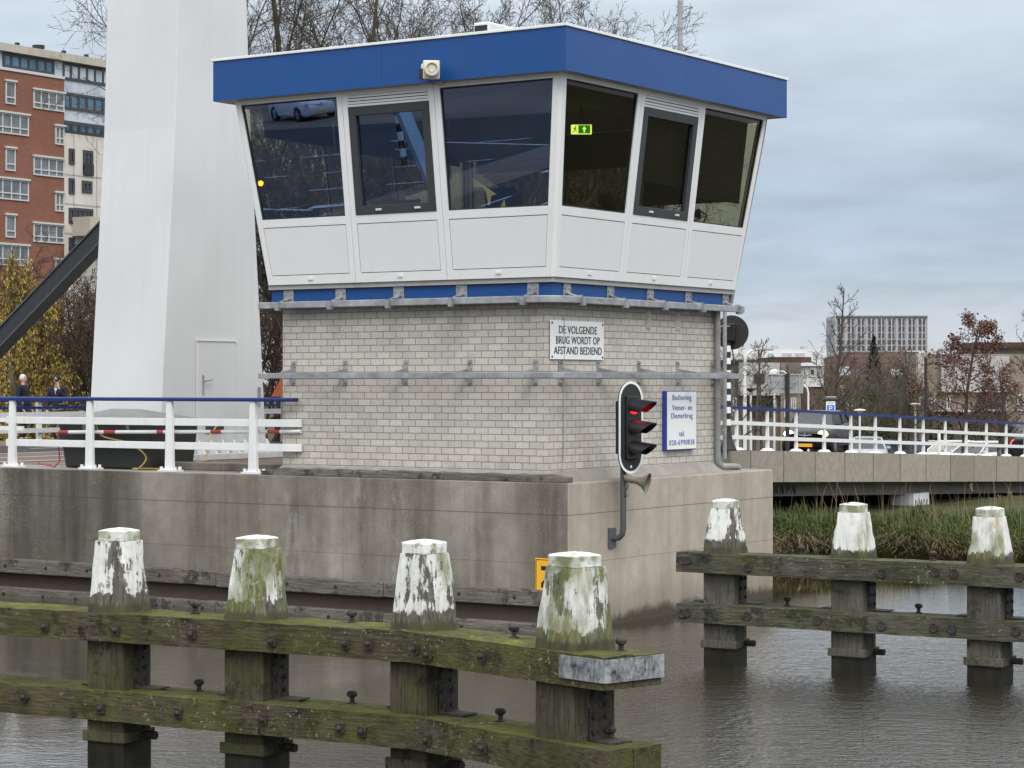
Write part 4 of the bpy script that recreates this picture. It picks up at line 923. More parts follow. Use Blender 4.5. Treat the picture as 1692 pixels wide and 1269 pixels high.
def road_railing():
    t = thing('road_railing', (-21, 10, DECK), 'white railing with twin blue handrails beyond the road behind the tower', 'railing')
    for i in range(24):
        y = -9 + i * 1.95; b = MB(); b.box(-21.04, -20.96, y - .06, y + .06, DECK + .02, DECK + 1.02); b.build('post', M['white2'], t)
    for z, h, m, nm in ((.30, .11, 'white2', 'rail'), (.66, .13, 'white2', 'rail'), (1.03, .085, 'bluerail', 'handrail'), (.86, .06, 'bluerail', 'handrail')):
        b = MB(); b.box(-20.955, -20.90, -9.3, 36.2, DECK + z, DECK + z + h); b.build(nm, M[m], t)
    t = thing('barrier_arm', (-14.5, 7.5, DECK), 'red and white bridge barrier arm lowered beside the road', 'barrier')
    for z in (2.66, 2.83):
        c = at_d(36, 690, 47); b = MB(); y = 4.0
        x0 = c.x
        for k in range(9):
            b.m = k % 2; b.box(x0 - 6 + k * .67, x0 - 6 + (k + 1) * .67 - .001, c.y, c.y + .05, z, z + .085)
        b.build('arm', [M['white2'], M['red']], t)
    b = MB(); b.box(c.x - 6.6, c.x - 6.0, c.y - .25, c.y + .3, DECK, 3.2); b.build('drive_cabinet', M['lampwhite'], t, bevel=.03)
road_railing()

# ================================================================ steel tower, container
def tower():
    t = thing('bridge_tower', (-11.27, 4.6, DECK), 'tall tapering white steel bridge tower with a flush service door', 'tower')
    X0, X1 = -12.30, -10.5
    lev = [(2.30, 3.13, 6.22), (8.4, 3.57, 5.75), (11.0, 3.66, 5.62), (17.0, 3.9, 5.4)]
    b = MB(); v = []
    for z, ya, yb in lev: v += [(X0, ya, z), (X1, ya, z), (X1, yb, z), (X0, yb, z)]
    f = []
    for i in range(len(lev) - 1):
        for j in range(4): f.append((4 * i + j, 4 * i + (j + 1) % 4, 4 * i + 4 + (j + 1) % 4, 4 * i + 4 + j))
    k = 4 * (len(lev) - 1); f += [(3, 2, 1, 0), (k, k + 1, k + 2, k + 3)]
    b.add(v, f).build('shaft', M['tower'], t, bevel=.012)
    b = MB(); b.box(X0 - .2, X1 + .22, 2.9, 6.45, DECK + .01, 2.30); b.build('base_plate', M['tower'], t, bevel=.01)
    b = MB()
    for y in [3.2 + .33 * i for i in range(10)]: b.prism([(X1 + .002, y, 2.302), (X1 + .20, y, 2.302), (X1 + .04, y, 2.55), (X1 + .002, y, 2.55)], (0, .025, 0))
    b.build('gusset', M['white'], t)
    y0, y1 = on_x(324, 650, -10.5).y, on_x(388, 650, -10.5).y; zt = on_x(324, 563, -10.5).z; 
    b = MB(); b.box(X1 + .001, X1 + .028, y0, y1, 2.45, zt); d = b.build('service_door', M['tower'], t, bevel=.006)
    b = MB(); b.box(X1 + .029, X1 + .05, y0 - .02, y1 + .02, zt + .003, zt + .03); b.box(X1 + .0285, X1 + .031, y0, y0 + .02, 2.45, zt); b.build('door_drip', M['white'], d)
    h = on_x(336, 634, -10.47); b = MB(); b.box(X1 + .03, X1 + .045, h.y - .02, h.y + .02, h.z - .2, h.z + .16); b.tube([(X1 + .045, h.y, h.z + .05), (X1 + .10, h.y, h.z + .05), (X1 + .10, h.y + .18, h.z + .08)], .016, 8); b.build('door_handle', M['galv'], d)
    h = on_x(355, 705, -10.47); b = MB(); b.box(X1 + .029, X1 + .04, h.y - .26, h.y + .26, h.z - .13, h.z + .13); b.build('cable_hatch', M['wood_dark'], d)
    b = MB(); h = on_x(428, 648, -10.5); b.box(X1, X1 + .03, h.y - .03, h.y + .03, h.z - .25, h.z + .1); b.build('hinge', M['galv'], t)
    # raking back strut
    Yp = 5.6; p1 = on_y(200, 357, Yp); p2 = on_y(-330, 912, Yp); p1.y = p2.y = Yp
    b = MB(); dr = (p2 - p1).normalized(); up = dr.cross(Vector((0, 1, 0))); up = up if up.z > 0 else -up
    b.bar(p1, p2, .30, .30, up); s = b.build('strut', M['strutpaint'], t, bevel=.01)
    b = MB(); b.bar(p1 + up * .165, p2 + up * .165, .36, .028, up); b.bar(p1 - up * .165, p2 - up * .165, .36, .028, up); b.build('flange', M['greypole'], s)
    # dark plastic storage container
    t = thing('storage_container', (-9, .8, DECK), 'dark plastic storage container with grey hipped lid behind the railing', 'container')
    b = MB(); b.hexa([(-10.02, .22, 2.178), (-8.06, .22, 2.178), (-8.06, 1.30, 2.178), (-10.02, 1.30, 2.178), (-10.14, .16, 2.98), (-7.98, .16, 2.98), (-7.98, 1.36, 2.98), (-10.14, 1.36, 2.98)]); b.build('bin', M['box'], t, bevel=.03)
    b = MB(); b.add([(-10.18, .12, 2.982), (-7.94, .12, 2.982), (-7.94, 1.40, 2.982), (-10.18, 1.40, 2.982), (-10.18, .12, 3.02), (-7.94, .12, 3.02), (-7.94, 1.40, 3.02), (-10.18, 1.40, 3.02), (-9.35, .70, 3.19), (-8.75, .74, 3.185)], [(3, 2, 1, 0), (0, 1, 5, 4), (1, 2, 6, 5), (2, 3, 7, 6), (3, 0, 4, 7), (4, 5, 9, 8), (5, 6, 9), (6, 7, 8, 9), (7, 4, 8)]); b.build('lid', M['boxlid'], t, bevel=.02)
    b = MB()
    for x in (-9.5, -8.5): b.box(x - .03, x + .03, .135, .165, 2.80, 3.0)
    b.build('latch', M['boxlid'], t)
    t = thing('extension_cable', (-8.3, .1, DECK), 'yellow extension cable snaking from the tower door over the deck to the railing', 'cable')
    b = MB(); P = [(-10.4, on_x(355, 705, -10.47).y, 2.85), (-10.2, 4.1, 2.5), (-10.0, 3.9, 2.2), (-9.2, 2.6, 2.195), (-7.85, 1.5, 2.195), (-7.75, .4, 2.195), (-8.3, .1, 2.195), (-8.1, -.02, 2.2), (-7.95, .0, 2.4), (-8.4, .07, 2.62), (-8.95, -.02, 2.75), (-9.05, -.05, 3.05)]
    q = []
    for i in range(len(P) - 1):
        p0, p1_, p2_, p3 = [Vector(P[max(0, min(len(P) - 1, i + k))]) for k in (-1, 0, 1, 2)]
        for j in range(6):
            u = j / 6; q.append(.5 * ((2 * p1_) + (p2_ - p0) * u + (2 * p0 - 5 * p1_ + 4 * p2_ - p3) * u * u + (3 * p1_ - p0 - 3 * p2_ + p3) * u ** 3))
    for w in q: w.z = max(w.z, 2.192)
    b.tube(q, .014, 6); b.build('cable_run', M['cable'], t, smooth=True)
tower()

# ================================================================ timber fenders with white-headed mooring piles
def rough_bar(a, e, hw, z0, z1, seed, amp=.012):
    """squared timber from a to e (2-D), slightly uneven"""
    a, e = Vector((*a, 0)), Vector((*e, 0)); d = (e - a); L = d.length; d.normalize(); n = Vector((-d.y, d.x, 0)); k = max(2, int(L / .16)); r = random.Random(seed)
    ring = [(-1, 0), (-.45, 0), (.45, 0), (1, 0), (1, .5), (1, 1), (.4, 1), (-.4, 1), (-1, 1), (-1, .5)]; m = len(ring); v = []
    for i in range(k + 1):
        c = a + d * (L * i / k)
        for s, h in ring:
            p = c + n * (s * hw) + Vector((0, 0, z0 + (z1 - z0) * h)); q = Vector((p.x * 2.2 + seed * 7, p.y * 6, p.z * 6))
            w = mnoise.noise(q) * amp + mnoise.noise(q * 3.1) * amp * .6; p += n * w * (1 if s > 0 else -1) * (abs(s) > .9); p.z += mnoise.noise(q * 1.7 + Vector((9, 3, 1))) * amp * (1.3 if h == 1 else .5)
            v.append(p)
    f = []
    for i in range(k):
        for j in range(m): f.append((i * m + j, (i + 1) * m + j, (i + 1) * m + (j + 1) % m, i * m + (j + 1) % m))
    f += [tuple(range(m)), tuple(k * m + j for j in range(m - 1, -1, -1))]
    return MB().add(v, f)
def pile_head(c, rot, z, h, wb, wt, seed):
    """tapering square head with worn, fluted sides"""
    b = MB(); rings = 12; per = 9; v = []
    for i in range(rings + 1):
        u = i / rings; w = (wb + (wt - wb) * (u ** 1.0)) / 2
        for k in range(4):
            for j in range(per):
                s = -1 + 2 * j / per
                x, y = [(s, -1), (1, s), (-s, 1), (-1, -s)][k]
                r_ = max(abs(x), abs(y)); L = math.hypot(x, y); sc = 1 / max(1, L / 1.27)
                p = Vector((x * w * sc, y * w * sc, h * u)); q = Vector((p.x * 9 + seed * 5.3, p.y * 9 + seed, p.z * 2.2))
                nn = mnoise.noise(q) * .015 - max(0, mnoise.noise(Vector((p.x * 24 + seed, p.y * 24, p.z * 1.1))) - .12) * .05
                p.x += x * nn; p.y += y * nn; v.append(p)
    m = 4 * per; f = []
    for i in range(rings):
        for j in range(m): f.append((i * m + j, i * m + (j + 1) % m, (i + 1) * m + (j + 1) % m, (i + 1) * m + j))
    f += [tuple(range(m - 1, -1, -1)), tuple(rings * m + j for j in range(m))]
    b.add(v, f); return b
def pile_cap(z, w, hh, seed):
    b = MB(); r = random.Random(seed); w /= 2; c = .2 * w
    poly = [(-w + c, -w), (w - c, -w), (w, -w + c), (w, w - c), (w - c, w), (-w + c, w), (-w, w - c), (-w, -w + c)]
    v = [(x * .99, y * .99, z) for x, y in poly] + [(x + r.uniform(-.004, .004), y + r.uniform(-.004, .004), z + hh + r.uniform(-.004, .004)) for x, y in poly] + [(x * .55, y * .55, z + hh + .018) for x, y in poly] + [(0, 0, z + hh + .030)]
    f = [tuple(range(7, -1, -1))]
    for a in (0, 8):
        for j in range(8): f.append((a + j, a + (j + 1) % 8, a + 8 + (j + 1) % 8, a + 8 + j))
    for j in range(8): f.append((16 + j, 16 + (j + 1) % 8, 24))
    return b.add(v, f)
def fender(label, P, ext, ztop, zlow, heads, mats, bolts_up, bolts_lo, square, seed, hw=.31, strap=False, seams_up=(), seams_lo=(), ring_z=.30):
    base = Vector((*P[0], 0)); t = thing('timber_fender', base, label, 'fender', 'timber fenders in the canal')
    bm_, pm = mats
    pts = [Vector(ext[0])] + [Vector(p) for p in P] + [Vector(ext[1])]
    def pol(x):   # y of the centre line
        for a, e in zip(pts, pts[1:]):
            if x <= e.x or e is pts[-1]: return a.y + (e.y - a.y) * (x - a.x) / (e.x - a.x)
    for (z0, z1, seams, sd) in ((*ztop, seams_up, 1), (*zlow, seams_lo, 2)):
        ends = [pts[0].x] + list(seams) + [pts[-1].x]
        for i, (xa, xe) in enumerate(zip(ends, ends[1:])):
            inner = [p.x for p in pts if xa + .05 < p.x < xe - .05] 
            # follow the bend only at seams, so each timber stays straight
            A, E = Vector((xa + .004, pol(xa))), Vector((xe - .004, pol(xe))); n = Vector((-(E - A).y, (E - A).x)).normalized()
            for s, w in ((-1, hw * .49), (1, hw * .49)):
                off = n * (s * hw * .505); rough_bar(A + off, E + off, w, z0 + .004 * i, z1 + .004 * i + (0 if s < 0 else -.012), seed * 31 + sd * 7 + i * 3 + s, .012).build('beam', bm_, t)
    for i, (p, hd) in enumerate(zip(P, heads)):
        dx = .05; ang = math.atan2(pol(p[0] + dx) - pol(p[0] - dx), 2 * dx); R = Matrix.Translation((p[0], p[1], 0)) @ Matrix.Rotation(ang, 4, 'Z')
        h, wb, wt, hm = hd; w = wb * .5
        b = MB(); b.box(-w, w, -w, w * .42, .22, ztop[1] - .03); b.box(-w, w * .96, w * .55, w * 1.05, .20, ztop[1] - .03); b.xf(R); pl = b.build('pile', pm, t, bevel=.015)
        b = MB(); b.box(-w * .99, w * .99, -w * .99, w * 1.04, -1.7, ring_z - .06); b.xf(R); b.build('wet_foot', M['wet'], pl, bevel=.012)
        b = MB()
        for q in ((-w - .03, w + .03, -w - .03, -w - .002), (w + .002, w + .03, -w, w * 1.1)): b.box(*q, ring_z - .06, ring_z + .04)
        b.xf(R); b.build('collar', pm, pl, bevel=.008)
        b = MB(); b.cyl((w - .05, w * .3, ring_z - .01), (w + .17, w * .3, ring_z - .01), .04, 8); b.xf(R); b.build('collar_bolt', M['iron'], pl)
        off = ORG[pl.name]
        hdm = pile_head(None, 0, 0, h - .125, wb * 1.10, wt * 1.14, seed * 10 + i); me = hdm.build('pile_head', hm, pl, smooth=True, local=True); me.matrix_local = Matrix.Translation(Vector((p[0], p[1], ztop[1] - .012)) - off) @ Matrix.Rotation(ang, 4, 'Z')
        cp = pile_cap(0, wt * 1.0, .095, seed + i).build('head_cap', M['bcap'], pl, local=True, bevel=.008); cp.matrix_local = Matrix.Translation(Vector((p[0], p[1], ztop[1] - .012 + h - .124)) - off) @ Matrix.Rotation(ang, 4, 'Z')
        # iron angle plates on the flank of the pile
        b = MB(); zz = zlow[1]
        b.box(w + .002, w + .016, -w * .3, w * .75, zz + .012, zz + .27); b.box(w + .002, w + .26, -w * .3, w * .75, zz + .004, zz + .018); b.box(w * 1.0 + .002, w + .014, -w * .2, w * .8, ztop[0] - .16, ztop[0] - .004)
        for yy in (-w * .1, w * .5):
            for z2 in (zz + .08, zz + .2, ztop[0] - .08): b.cyl((w + .01, yy, z2), (w + .035, yy, z2), .022, 8)
        b.xf(R); b.build('angle_plate', M['iron'], pl); b = MB(); b.box(-w - .2, -w - .002, -w * .2, w * .7, zz + .004, zz + .016); b.xf(R); b.build('ledge_plate', M['iron'], pl)
    def line(x, seams):
        ends = [pts[0].x] + list(seams) + [pts[-1].x]
        for xa, xe in zip(ends, ends[1:]):
            if x <= xe or xe is ends[-1]: return pol(xa) + (pol(xe) - pol(xa)) * (x - xa) / (xe - xa)
    def front(x, z, sm):
        d = Vector((.02, line(x + .01, sm) - line(x - .01, sm))).normalized(); n = Vector((d.y, -d.x)); c = Vector((x, line(x, sm))) + n * (hw + .014); return Vector((c.x, c.y, z)), Vector((n.x, n.y, 0)), Vector((d.x, d.y, 0))
    r = random.Random(seed)
    for (xs, z, sm) in ((bolts_up, sum(ztop) / 2, seams_up), (bolts_lo, sum(zlow) / 2, seams_lo)):
        for x in xs:
            x = max(x, ext[0][0] + .10)
            c, n, d = front(x, z + r.uniform(-.03, .03), sm); b = MB(); u = Vector((0, 0, 1))
            if square:
                ro = r.choice((0, .05, -.08, .1, .78) if r.random() > .6 else (0, .03)); d2 = d * math.cos(ro) + u * math.sin(ro); u2 = u * math.cos(ro) - d * math.sin(ro)
                b.obox(c + n * .008, d2 * .042, n * .010, u2 * .042); b.lathe(c + n * .016, n, [(.025, 0), (.026, .02), (.012, .03), (0, .032)], 8); b.build('bolt', M['iron'], t)
            else:
                b.lathe(c - n * .01, n, [(.056, 0), (.056, .014), (.046, .016), (.04, .010), (0, .010)], 14); b.build('bolt', M['iron'], t)
    # mushroom-headed pins on the rear timber
    for (x0, z) in ((ext[0][0] + .4, ztop[1]), (ext[0][0] + .8, zlow[1])):
        for p, q in zip(pts[1:], pts[2:]):
            x = (p.x + q.x) / 2 + r.uniform(-.1, .1); c = Vector((x, pol(x) + hw * .55, z - .01)); b = MB(); b.lathe(c, (0, 0, 1), [(.045, 0), (.045, .012), (.022, .016), (.022, .055), (.045, .07), (.05, .095), (.035, .115), (0, .12)], 12); b.build('pin', M['iron'], t, smooth=True)
    if strap:
        E = pts[-1]; d = (pts[-1] - pts[-2]).normalized(); n = Vector((d.y, -d.x)); z0, z1 = ztop
        c = [E + n * (hw + .014) - d * .52, E + n * (hw + .014) + d * .012, E - n * (hw + .012) + d * .012]
        b = MB(); z0s, z1s = z0 + .07, z1 - .012
        path = [c[0], c[1] - d * .05, c[1] - d * .015 - n * .01 + n * .0, c[1] - n * .05, c[2]]
        sweep_h(b, path, .006, z0s, z1s); b.build('end_strap', M['strap'], t)
    return t
def X(px, py, y): return on_y(px, py, y).x
PL = [(3.05, -12.35), (4.62, -12.20), (6.42, -12.08), (8.30, -12.60)]
fender('nearer mossy timber fender with four peeling white pile heads, ending in a metal-strapped beam', PL, ((-2.5, -12.9), (8.96, -12.78)), (1.195, 1.46), (.45, .73),
       [(.80, .43, .31, M['bol_a']), (.78, .43, .31, M['bol_b']), (.80, .43, .31, M['bol_a']), (.80, .46, .34, M['bol_c'])], (M['beam'], M['pile']),
       [X(p, 1045, -12.6) for p in (88, 195, 310, 435, 550, 587, 686, 712, 823)], [X(p, 1180, -12.6) for p in (57, 173, 293, 425, 545, 580, 710, 825)], True, 1, strap=True, seams_up=(4.50, 6.42), seams_lo=(3.0, 6.50))
PR = [(4.25, -2.42), (6.02, -2.36), (7.79, -2.32), (9.6, -2.32), (11.4, -2.32)]
fender('farther grey timber fender with white pile heads in front of the grassy bank', PR, ((3.72, -2.50), (13, -2.32)), (1.20, 1.455), (.56, .80),
       [(.70, .43, .285, M['bol_a']), (.70, .43, .285, M['bol_d']), (.70, .43, .285, M['bol_e']), (.70, .43, .285, M['bol_a']), (.70, .43, .285, M['bol_b'])], (M['beam2'], M['pile2']),
       [X(p, 930, -2.7) for p in (1123, 1141, 1239, 1456, 1543, 1574, 1681)], [X(p, 1020, -2.7) for p in (1121, 1140, 1237, 1351, 1455, 1539, 1569, 1675)], False, 2, hw=.29, seams_up=(9.0,), seams_lo=(8.2,))
# ================================================================ buildings
def set_tint(o, vals):
    a = o.data.attributes.new('tint', 'FLOAT', 'FACE'); a.data.foreach_set('value', vals)
def window(par, mat_f, mat_p, P0, ax, up, nrm, w, h, cols=1, bar=0, fw=.07, dep=.10, name='window'):
    """window with frame, mullions and pane; P0 lower left corner"""
    P0, ax, up, nrm = map(Vector, (P0, ax, up, nrm)); b = MB()
    def fr(x0, x1, z0, z1, o0=-.02, o1=None): 
        o1 = dep * .5 if o1 is None else o1
        b.obox(P0 + ax * (x0 + x1) / 2 + up * (z0 + z1) / 2 + nrm * (o0 + o1) / 2, ax * (x1 - x0) / 2, nrm * (o1 - o0) / 2, up * (z1 - z0) / 2)
    fr(0, fw, 0, h); fr(w - fw, w, 0, h); fr(fw, w - fw, 0, fw); fr(fw, w - fw, h - fw, h)
    for i in range(1, cols): fr(w * i / cols - fw / 2, w * i / cols + fw / 2, fw, h - fw, -.02, dep * .4)
    if bar: fr(fw, w - fw, h * bar - fw / 2, h * bar + fw / 2, -.02, dep * .48)
    o = b.build(name, mat_f, par)
    b = MB(); b.obox(P0 + ax * w / 2 + up * h / 2 + nrm * .008, ax * (w / 2 - fw * .5), nrm * .006, up * (h / 2 - fw * .5)); b.build('pane', mat_p, o)
    return o
def apartment():
    XP = -115.0
    def yz(px, py): p = on_x(px, py, XP); return p.y, p.z
    def Y(px): return on_x(px, 300, XP).y
    t = thing('apartment_block', (-121, 110, -.5), 'tall red brick apartment block with white window bands and pale concrete and glass end', 'apartment block')
    ytop = yz(60, 82)[1]; zt = yz(0, 70.4)[1]; G = -.6
    zc = yz(0, 83.4)[1]; zb = yz(0, 112)[1]
    ya, yb, ye = Y(-260), Y(106.5), Y(230)
    MB().box(XP - 14, XP, ya, yb, G, zb).build('brick_wall', M['redbrick'], t)
    MB().box(XP - 14, XP - .25, ya, ye, zb + .002, zc).build('attic_wall', M['steelpanel'], t)
    MB().box(XP - 14.3, XP + .25, ya, ye, zc + .002, zt).build('cornice', M['corn'], t)
    b = MB(); b.box(XP - 14, XP + .1, ya, yb, zb - .12, zb + .1); b.build('string_course', M['winframe'], t)
    z219 = yz(107, 219)[1]
    MB().box(XP - 14, XP - .12, yb + .002, ye, G, z219).build('concrete_wall', M['facade'], t)
    MB().box(XP - 14, XP - .3, yb + .002, ye, z219 + .002, zb).build('glazed_wall', M['steelpanel'], t)
    y = ya + 2
    while y < ye:
        b = MB(); b.box(XP - .2, XP + .05, y - .15, y + .15, zt, zt + .25); b.build('roof_bracket', M['soft_black'], t); y += 2.6
    b = MB(); c = on_x(64, 80, XP - 1.2).y; b.lathe((XP - 1.2, c, zt - .1), (0, 0, 1), [(.42, 0), (.42, .4), (.5, .4), (.5, .65), (0, .7)], 14); b.build('chimney', M['soft_black'], t)
    ax, up, nr = (0, 1, 0), (0, 0, 1), (1, 0, 0)
    def W(p0, p1, t0, b0, mf, mp, cols=1, bar=0, off=0, fw=.10, lint=True):
        y0, y1 = Y(p0), Y(p1); z1 = yz(p0, t0)[1]; z0 = yz(p0, b0)[1]
        o = window(t, mf, mp, (XP + off, y0, z0), ax, up, nr, y1 - y0, z1 - z0, cols, bar, fw, .2)
        if lint: b = MB(); b.box(XP + off + .02, XP + off + .22, y0 - .1, y1 + .1, z1 + .004, z1 + .15); b.build('lintel', M['winframe'], o)
    per = 110.5
    for k in range(3):
        d = per * k
        W(9, 25, 134 + d, 171 + d, M['winframe'], M['pane'], 1, .3); W(-40, 47, 180 + d, 214.5 + d, M['winframe'], M['pane'], 6, .32)
        W(55, 105.5, 148 + d, 178.5 + d, M['winframe'], M['pane'], 4, .32); W(91, 105.5, 208 + d, 238.5 + d, M['winframe'], M['pane'], 2, .35)
    for k in range(3):   # out of frame to the left, mirrors the pattern
        d = per * k; W(-130, -80, 118 + d, 150 + d, M['winframe'], M['pane'], 4, .32)
    W(8, 93, 86, 110.2, M['darkframe'], M['pane_blue'], 6, 0, -.24, .2, False); W(-90, 0, 72, 97, M['darkframe'], M['pane_blue'], 6, 0, -.24, .2, False)
    for (a, b_) in ((102, 130.5), (151, 179), (198, 218.5)): W(107.2, 200, a, b_, M['darkframe'], M['pane_blue'], 7, 0, -.29, .22, False)
    b = MB()
    for i in range(9): y = Y(107.2) + (Y(200) - Y(107.2)) * i / 8; b.box(XP + .02, XP + .1, y - .05, y + .05, z219, z219 + .75)
    b.box(XP + .02, XP + .1, Y(107.2), Y(200), z219 + .7, z219 + .78); b.build('balcony_rail', M['darkframe'], t)
    for d in (0, 49, 98, 147):
        W(115.5, 124.5, 245 + d, 271 + d, M['darkframe'], M['pane_dark'], 1, 0, -.11, .22, False); W(173, 181, 258 + d, 284 + d, M['darkframe'], M['pane_dark'], 1, 0, -.11, .22, False)
    W(139, 155, 247.5, 288, M['darkframe'], M['pane_dark'], 2, 0, -.11, .25, False); W(137, 153.5, 298, 318, M['darkframe'], M['pane_dark'], 2, 0, -.11, .25, False); W(125, 155, 343, 364, M['darkframe'], M['pane_dark'], 4, 0, -.11, .25, False); W(139, 155, 392, 412, M['darkframe'], M['pane_dark'], 2, 0, -.11, .25, False)
    b = MB(); y0, y1 = Y(139), Y(155); z1 = yz(139, 270)[1]; z0 = yz(139, 289)[1]; b.box(XP - .08, XP + .05, y0, y1, z0, z1); b.build('balcony_screen', M['black'], t)
    y0, y1, y2 = Y(121), Y(145), Y(170); z1 = yz(121, 359)[1]; z0 = yz(121, 384)[1]
    b = MB(); b.box(XP - .1, XP + 1.9, y0, y0 + .25, z0, z1); b.box(XP - .1, XP + 1.9, y0, y2, z0 - .3, z0); b.box(XP + 1.75, XP + 1.9, y0 + .25, y1, z0, z1); b.build('balcony', M['corn'], t)
    b = MB(); b.box(XP + 1.78, XP + 1.86, y1 + .02, y2, z0 + .1, z1 - .2); b.build('balcony_screen', M['black'], t)
    y0, y1 = Y(107.5), Y(135); z1 = yz(107, 404)[1]; z0 = yz(107, 424)[1]
    b = MB(); b.box(XP + 1.0, XP + 1.1, y0, y1, z0, z1); b.build('balcony_screen', M['black'], t); b = MB(); b.box(XP - .1, XP + 1.2, y0, y1, z0 - .35, z0); b.build('balcony', M['corn'], t)
    # concrete joints
    b = MB()
    for q in (287.5, 336, 385): z = yz(107, q)[1]; b.box(XP - .119, XP - .1, yb, ye, z - .06, z + .06)
    for p in (124, 162): b.box(XP - .119, XP - .1, Y(p) - .05, Y(p) + .05, G, z219)
    b.build('joint', M['sillgrey'], t)
apartment()

def fbox(mb, p0, p1, q0, q1, d, depth):
    """box whose front, square to the sight line, spans the photo rectangle at distance d"""
    u0, u1 = (p0 - 846) / FPX * d, (p1 - 846) / FPX * d; z1, z0 = 3.6 + (636 - q0) / FPX * d, 3.6 + (636 - q1) / FPX * d
    c = CAM.copy(); c.z = 0
    P = lambda u, f, z: c + RV * u + FV * f + Vector((0, 0, z))
    mb.hexa([P(u0, d, z0), P(u1, d, z0), P(u1, d + depth, z0), P(u0, d + depth, z0), P(u0, d, z1), P(u1, d, z1), P(u1, d + depth, z1), P(u0, d + depth, z1)]); return mb
def gpx(z, d): return 636 - (z - 3.6) * FPX / d
def fwin(par, p0, p1, q0, q1, d, mf, mp, cols=1, bar=0, fw=.07):
    P0 = at_d(p0, q1, d); return window(par, mf, mp, P0, RV, (0, 0, 1), -FV, (p1 - p0) / FPX * d, (q1 - q0) / FPX * d, cols, bar, fw, .1)
def houses():
    d = 118; g = gpx(-.6, d)
    t = thing('terraced_house', (*at_d(1265, 700, d + 4).xy, -.6), 'grey brown terraced house with pale mottled upper cladding beside the round signal', 'house')
    MB_ = lambda: MB()
    fbox(MB(), 1180, 1290, 598, g, d, 9).build('wall', M['greybrick'], t); fbox(MB(), 1176, 1291, 594.5, 597.9, d - .3, 9.6).build('roof_edge', M['wood_dark'], t)
    fbox(MB(), 1222, 1289, 599, 653.5, d - .7, .69).build('cladding', M['render_grey'], t)
    fbox(MB(), 1233, 1276, 655.5, 690, d - .06, .3).build('carport_opening', M['groove'], t)
    for (a, b, c, e) in ((1246, 1252.5, 618, 633), (1257, 1264, 618, 633), ): fwin(t, a, b, c, e, d - .705, M['darkframe'], M['pane_dark'])
    fwin(t, 1279, 1284, 655, 676, d - .01, M['winframe'], M['pane']); fwin(t, 1211, 1218, 657, 680, d - .01, M['winframe'], M['pane_dark'])
    t = thing('terraced_house', (*at_d(1310, 700, d + 4).xy, -.6), 'narrow tan brick house with flat brown roof edge between the cladding and the tiled roofs', 'house')
    fbox(MB(), 1290.2, 1324, 599, g, d - .4, 9).build('wall', M['tanbrick'], t); fbox(MB(), 1274, 1341, 590, 598.5, d + 1.5, 7).build('roof', M['tiles'], t)
    fbox(MB(), 1304, 1323.5, 600, 640, d - .9, .49).build('wall_bay', M['greybrick'], t)
    fwin(t, 1307, 1316, 657, 678, d - .41, M['winframe'], M['pane'], 2); fwin(t, 1296, 1301, 657, 690, d - .41, M['winframe'], M['pane_dark'])
    # big tiled house
    t = thing('tiled_house', (*at_d(1425, 700, d + 3).xy, -.6), 'house with long brown tiled roof, bright skylight and white dormer on its left', 'house')
    fbox(MB(), 1324.4, 1475, 640, g, d + 1.0, 8).build('wall', M['tanbrick'], t)
    fbox(MB(), 1324.4, 1345, 640, g, d - .2, 1.0).build('side_wall', M['plumbrick'], t)
    def roofpoly(name, pts, m, th=.25, par=t):
        P = [at_d(px, py, dd) for px, py, dd in pts]; b = MB(); b.prism(P, Vector((0, 0, -th))); return b.build(name, m, par)
    roofpoly('roof', [(1361, 592, d + 4.4), (1398, 581, d + 5.6), (1519, 581, d + 5.6), (1519, 634, d + 1.0), (1362, 634, d + 1.0)], M['tiles'])
    roofpoly('roof', [(1331, 625, d + 1.2), (1500, 625, d + 1.2), (1473, 700, d - 2.4), (1347, 700, d - 2.4)], M['tiles'])
    o = fbox(MB(), 1324.6, 1361, 605, 639, d + .3, 3).build('dormer', M['render_white'], t); fbox(MB(), 1323, 1362, 599.5, 604.8, d + .1, 3.4).build('dormer_roof', M['render_white'], o)
    fwin(t, 1327, 1333, 607, 623, d + .29, M['winframe'], M['pane']); fwin(t, 1336, 1349, 607, 623, d + .29, M['winframe'], M['pane_dark'], 1, 0, .12); fwin(t, 1351, 1360, 607, 623, d + .29, M['winframe'], M['pane'], 2)
    def sky(p0, p1, q0, q1, m):
        # skylight lying in the upper roof slope
        f = lambda q: d + 1.0 + (634 - q) / (634 - 581) * 4.6 - .12
        sk = 2.5; P = [at_d(p0, q0, f(q0)), at_d(p1, q0, f(q0)), at_d(p1 + sk, q1, f(q1)), at_d(p0 + sk, q1, f(q1))]; n = (P[1] - P[0]).cross(P[3] - P[0]).normalized(); n = n if n.z > 0 else -n
        b = MB(); b.prism(P, n * .1); o = b.build('skylight', M['winframe'], t); c = sum(P, Vector()) / 4; b = MB(); b.prism([c + (p - c) * .86 + n * .101 for p in P], n * .01); b.build('pane', m, o)
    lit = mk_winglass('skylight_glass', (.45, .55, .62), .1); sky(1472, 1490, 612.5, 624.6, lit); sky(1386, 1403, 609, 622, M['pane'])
    fwin(t, 1407, 1428, 659, 677, d - 2.6, M['winframe'], M['pane_dark'], 2); o = fbox(MB(), 1404, 1475, 656, 662, d - 2.55, 2).build('dormer', M['tiles'], t); fbox(MB(), 1404, 1470, 677.5, 700, d - 2.5, 1.5).build('front_wall', M['tanbrick'], t)
    b = MB(); P = [at_d(1388, 637, d - 1.2), at_d(1391, 637, d - 1.2), at_d(1404, 678, d - 2.9), at_d(1400, 678, d - 2.9)]; b.prism(P, -FV * .3); b.build('barge_board', M['winframe'], t)
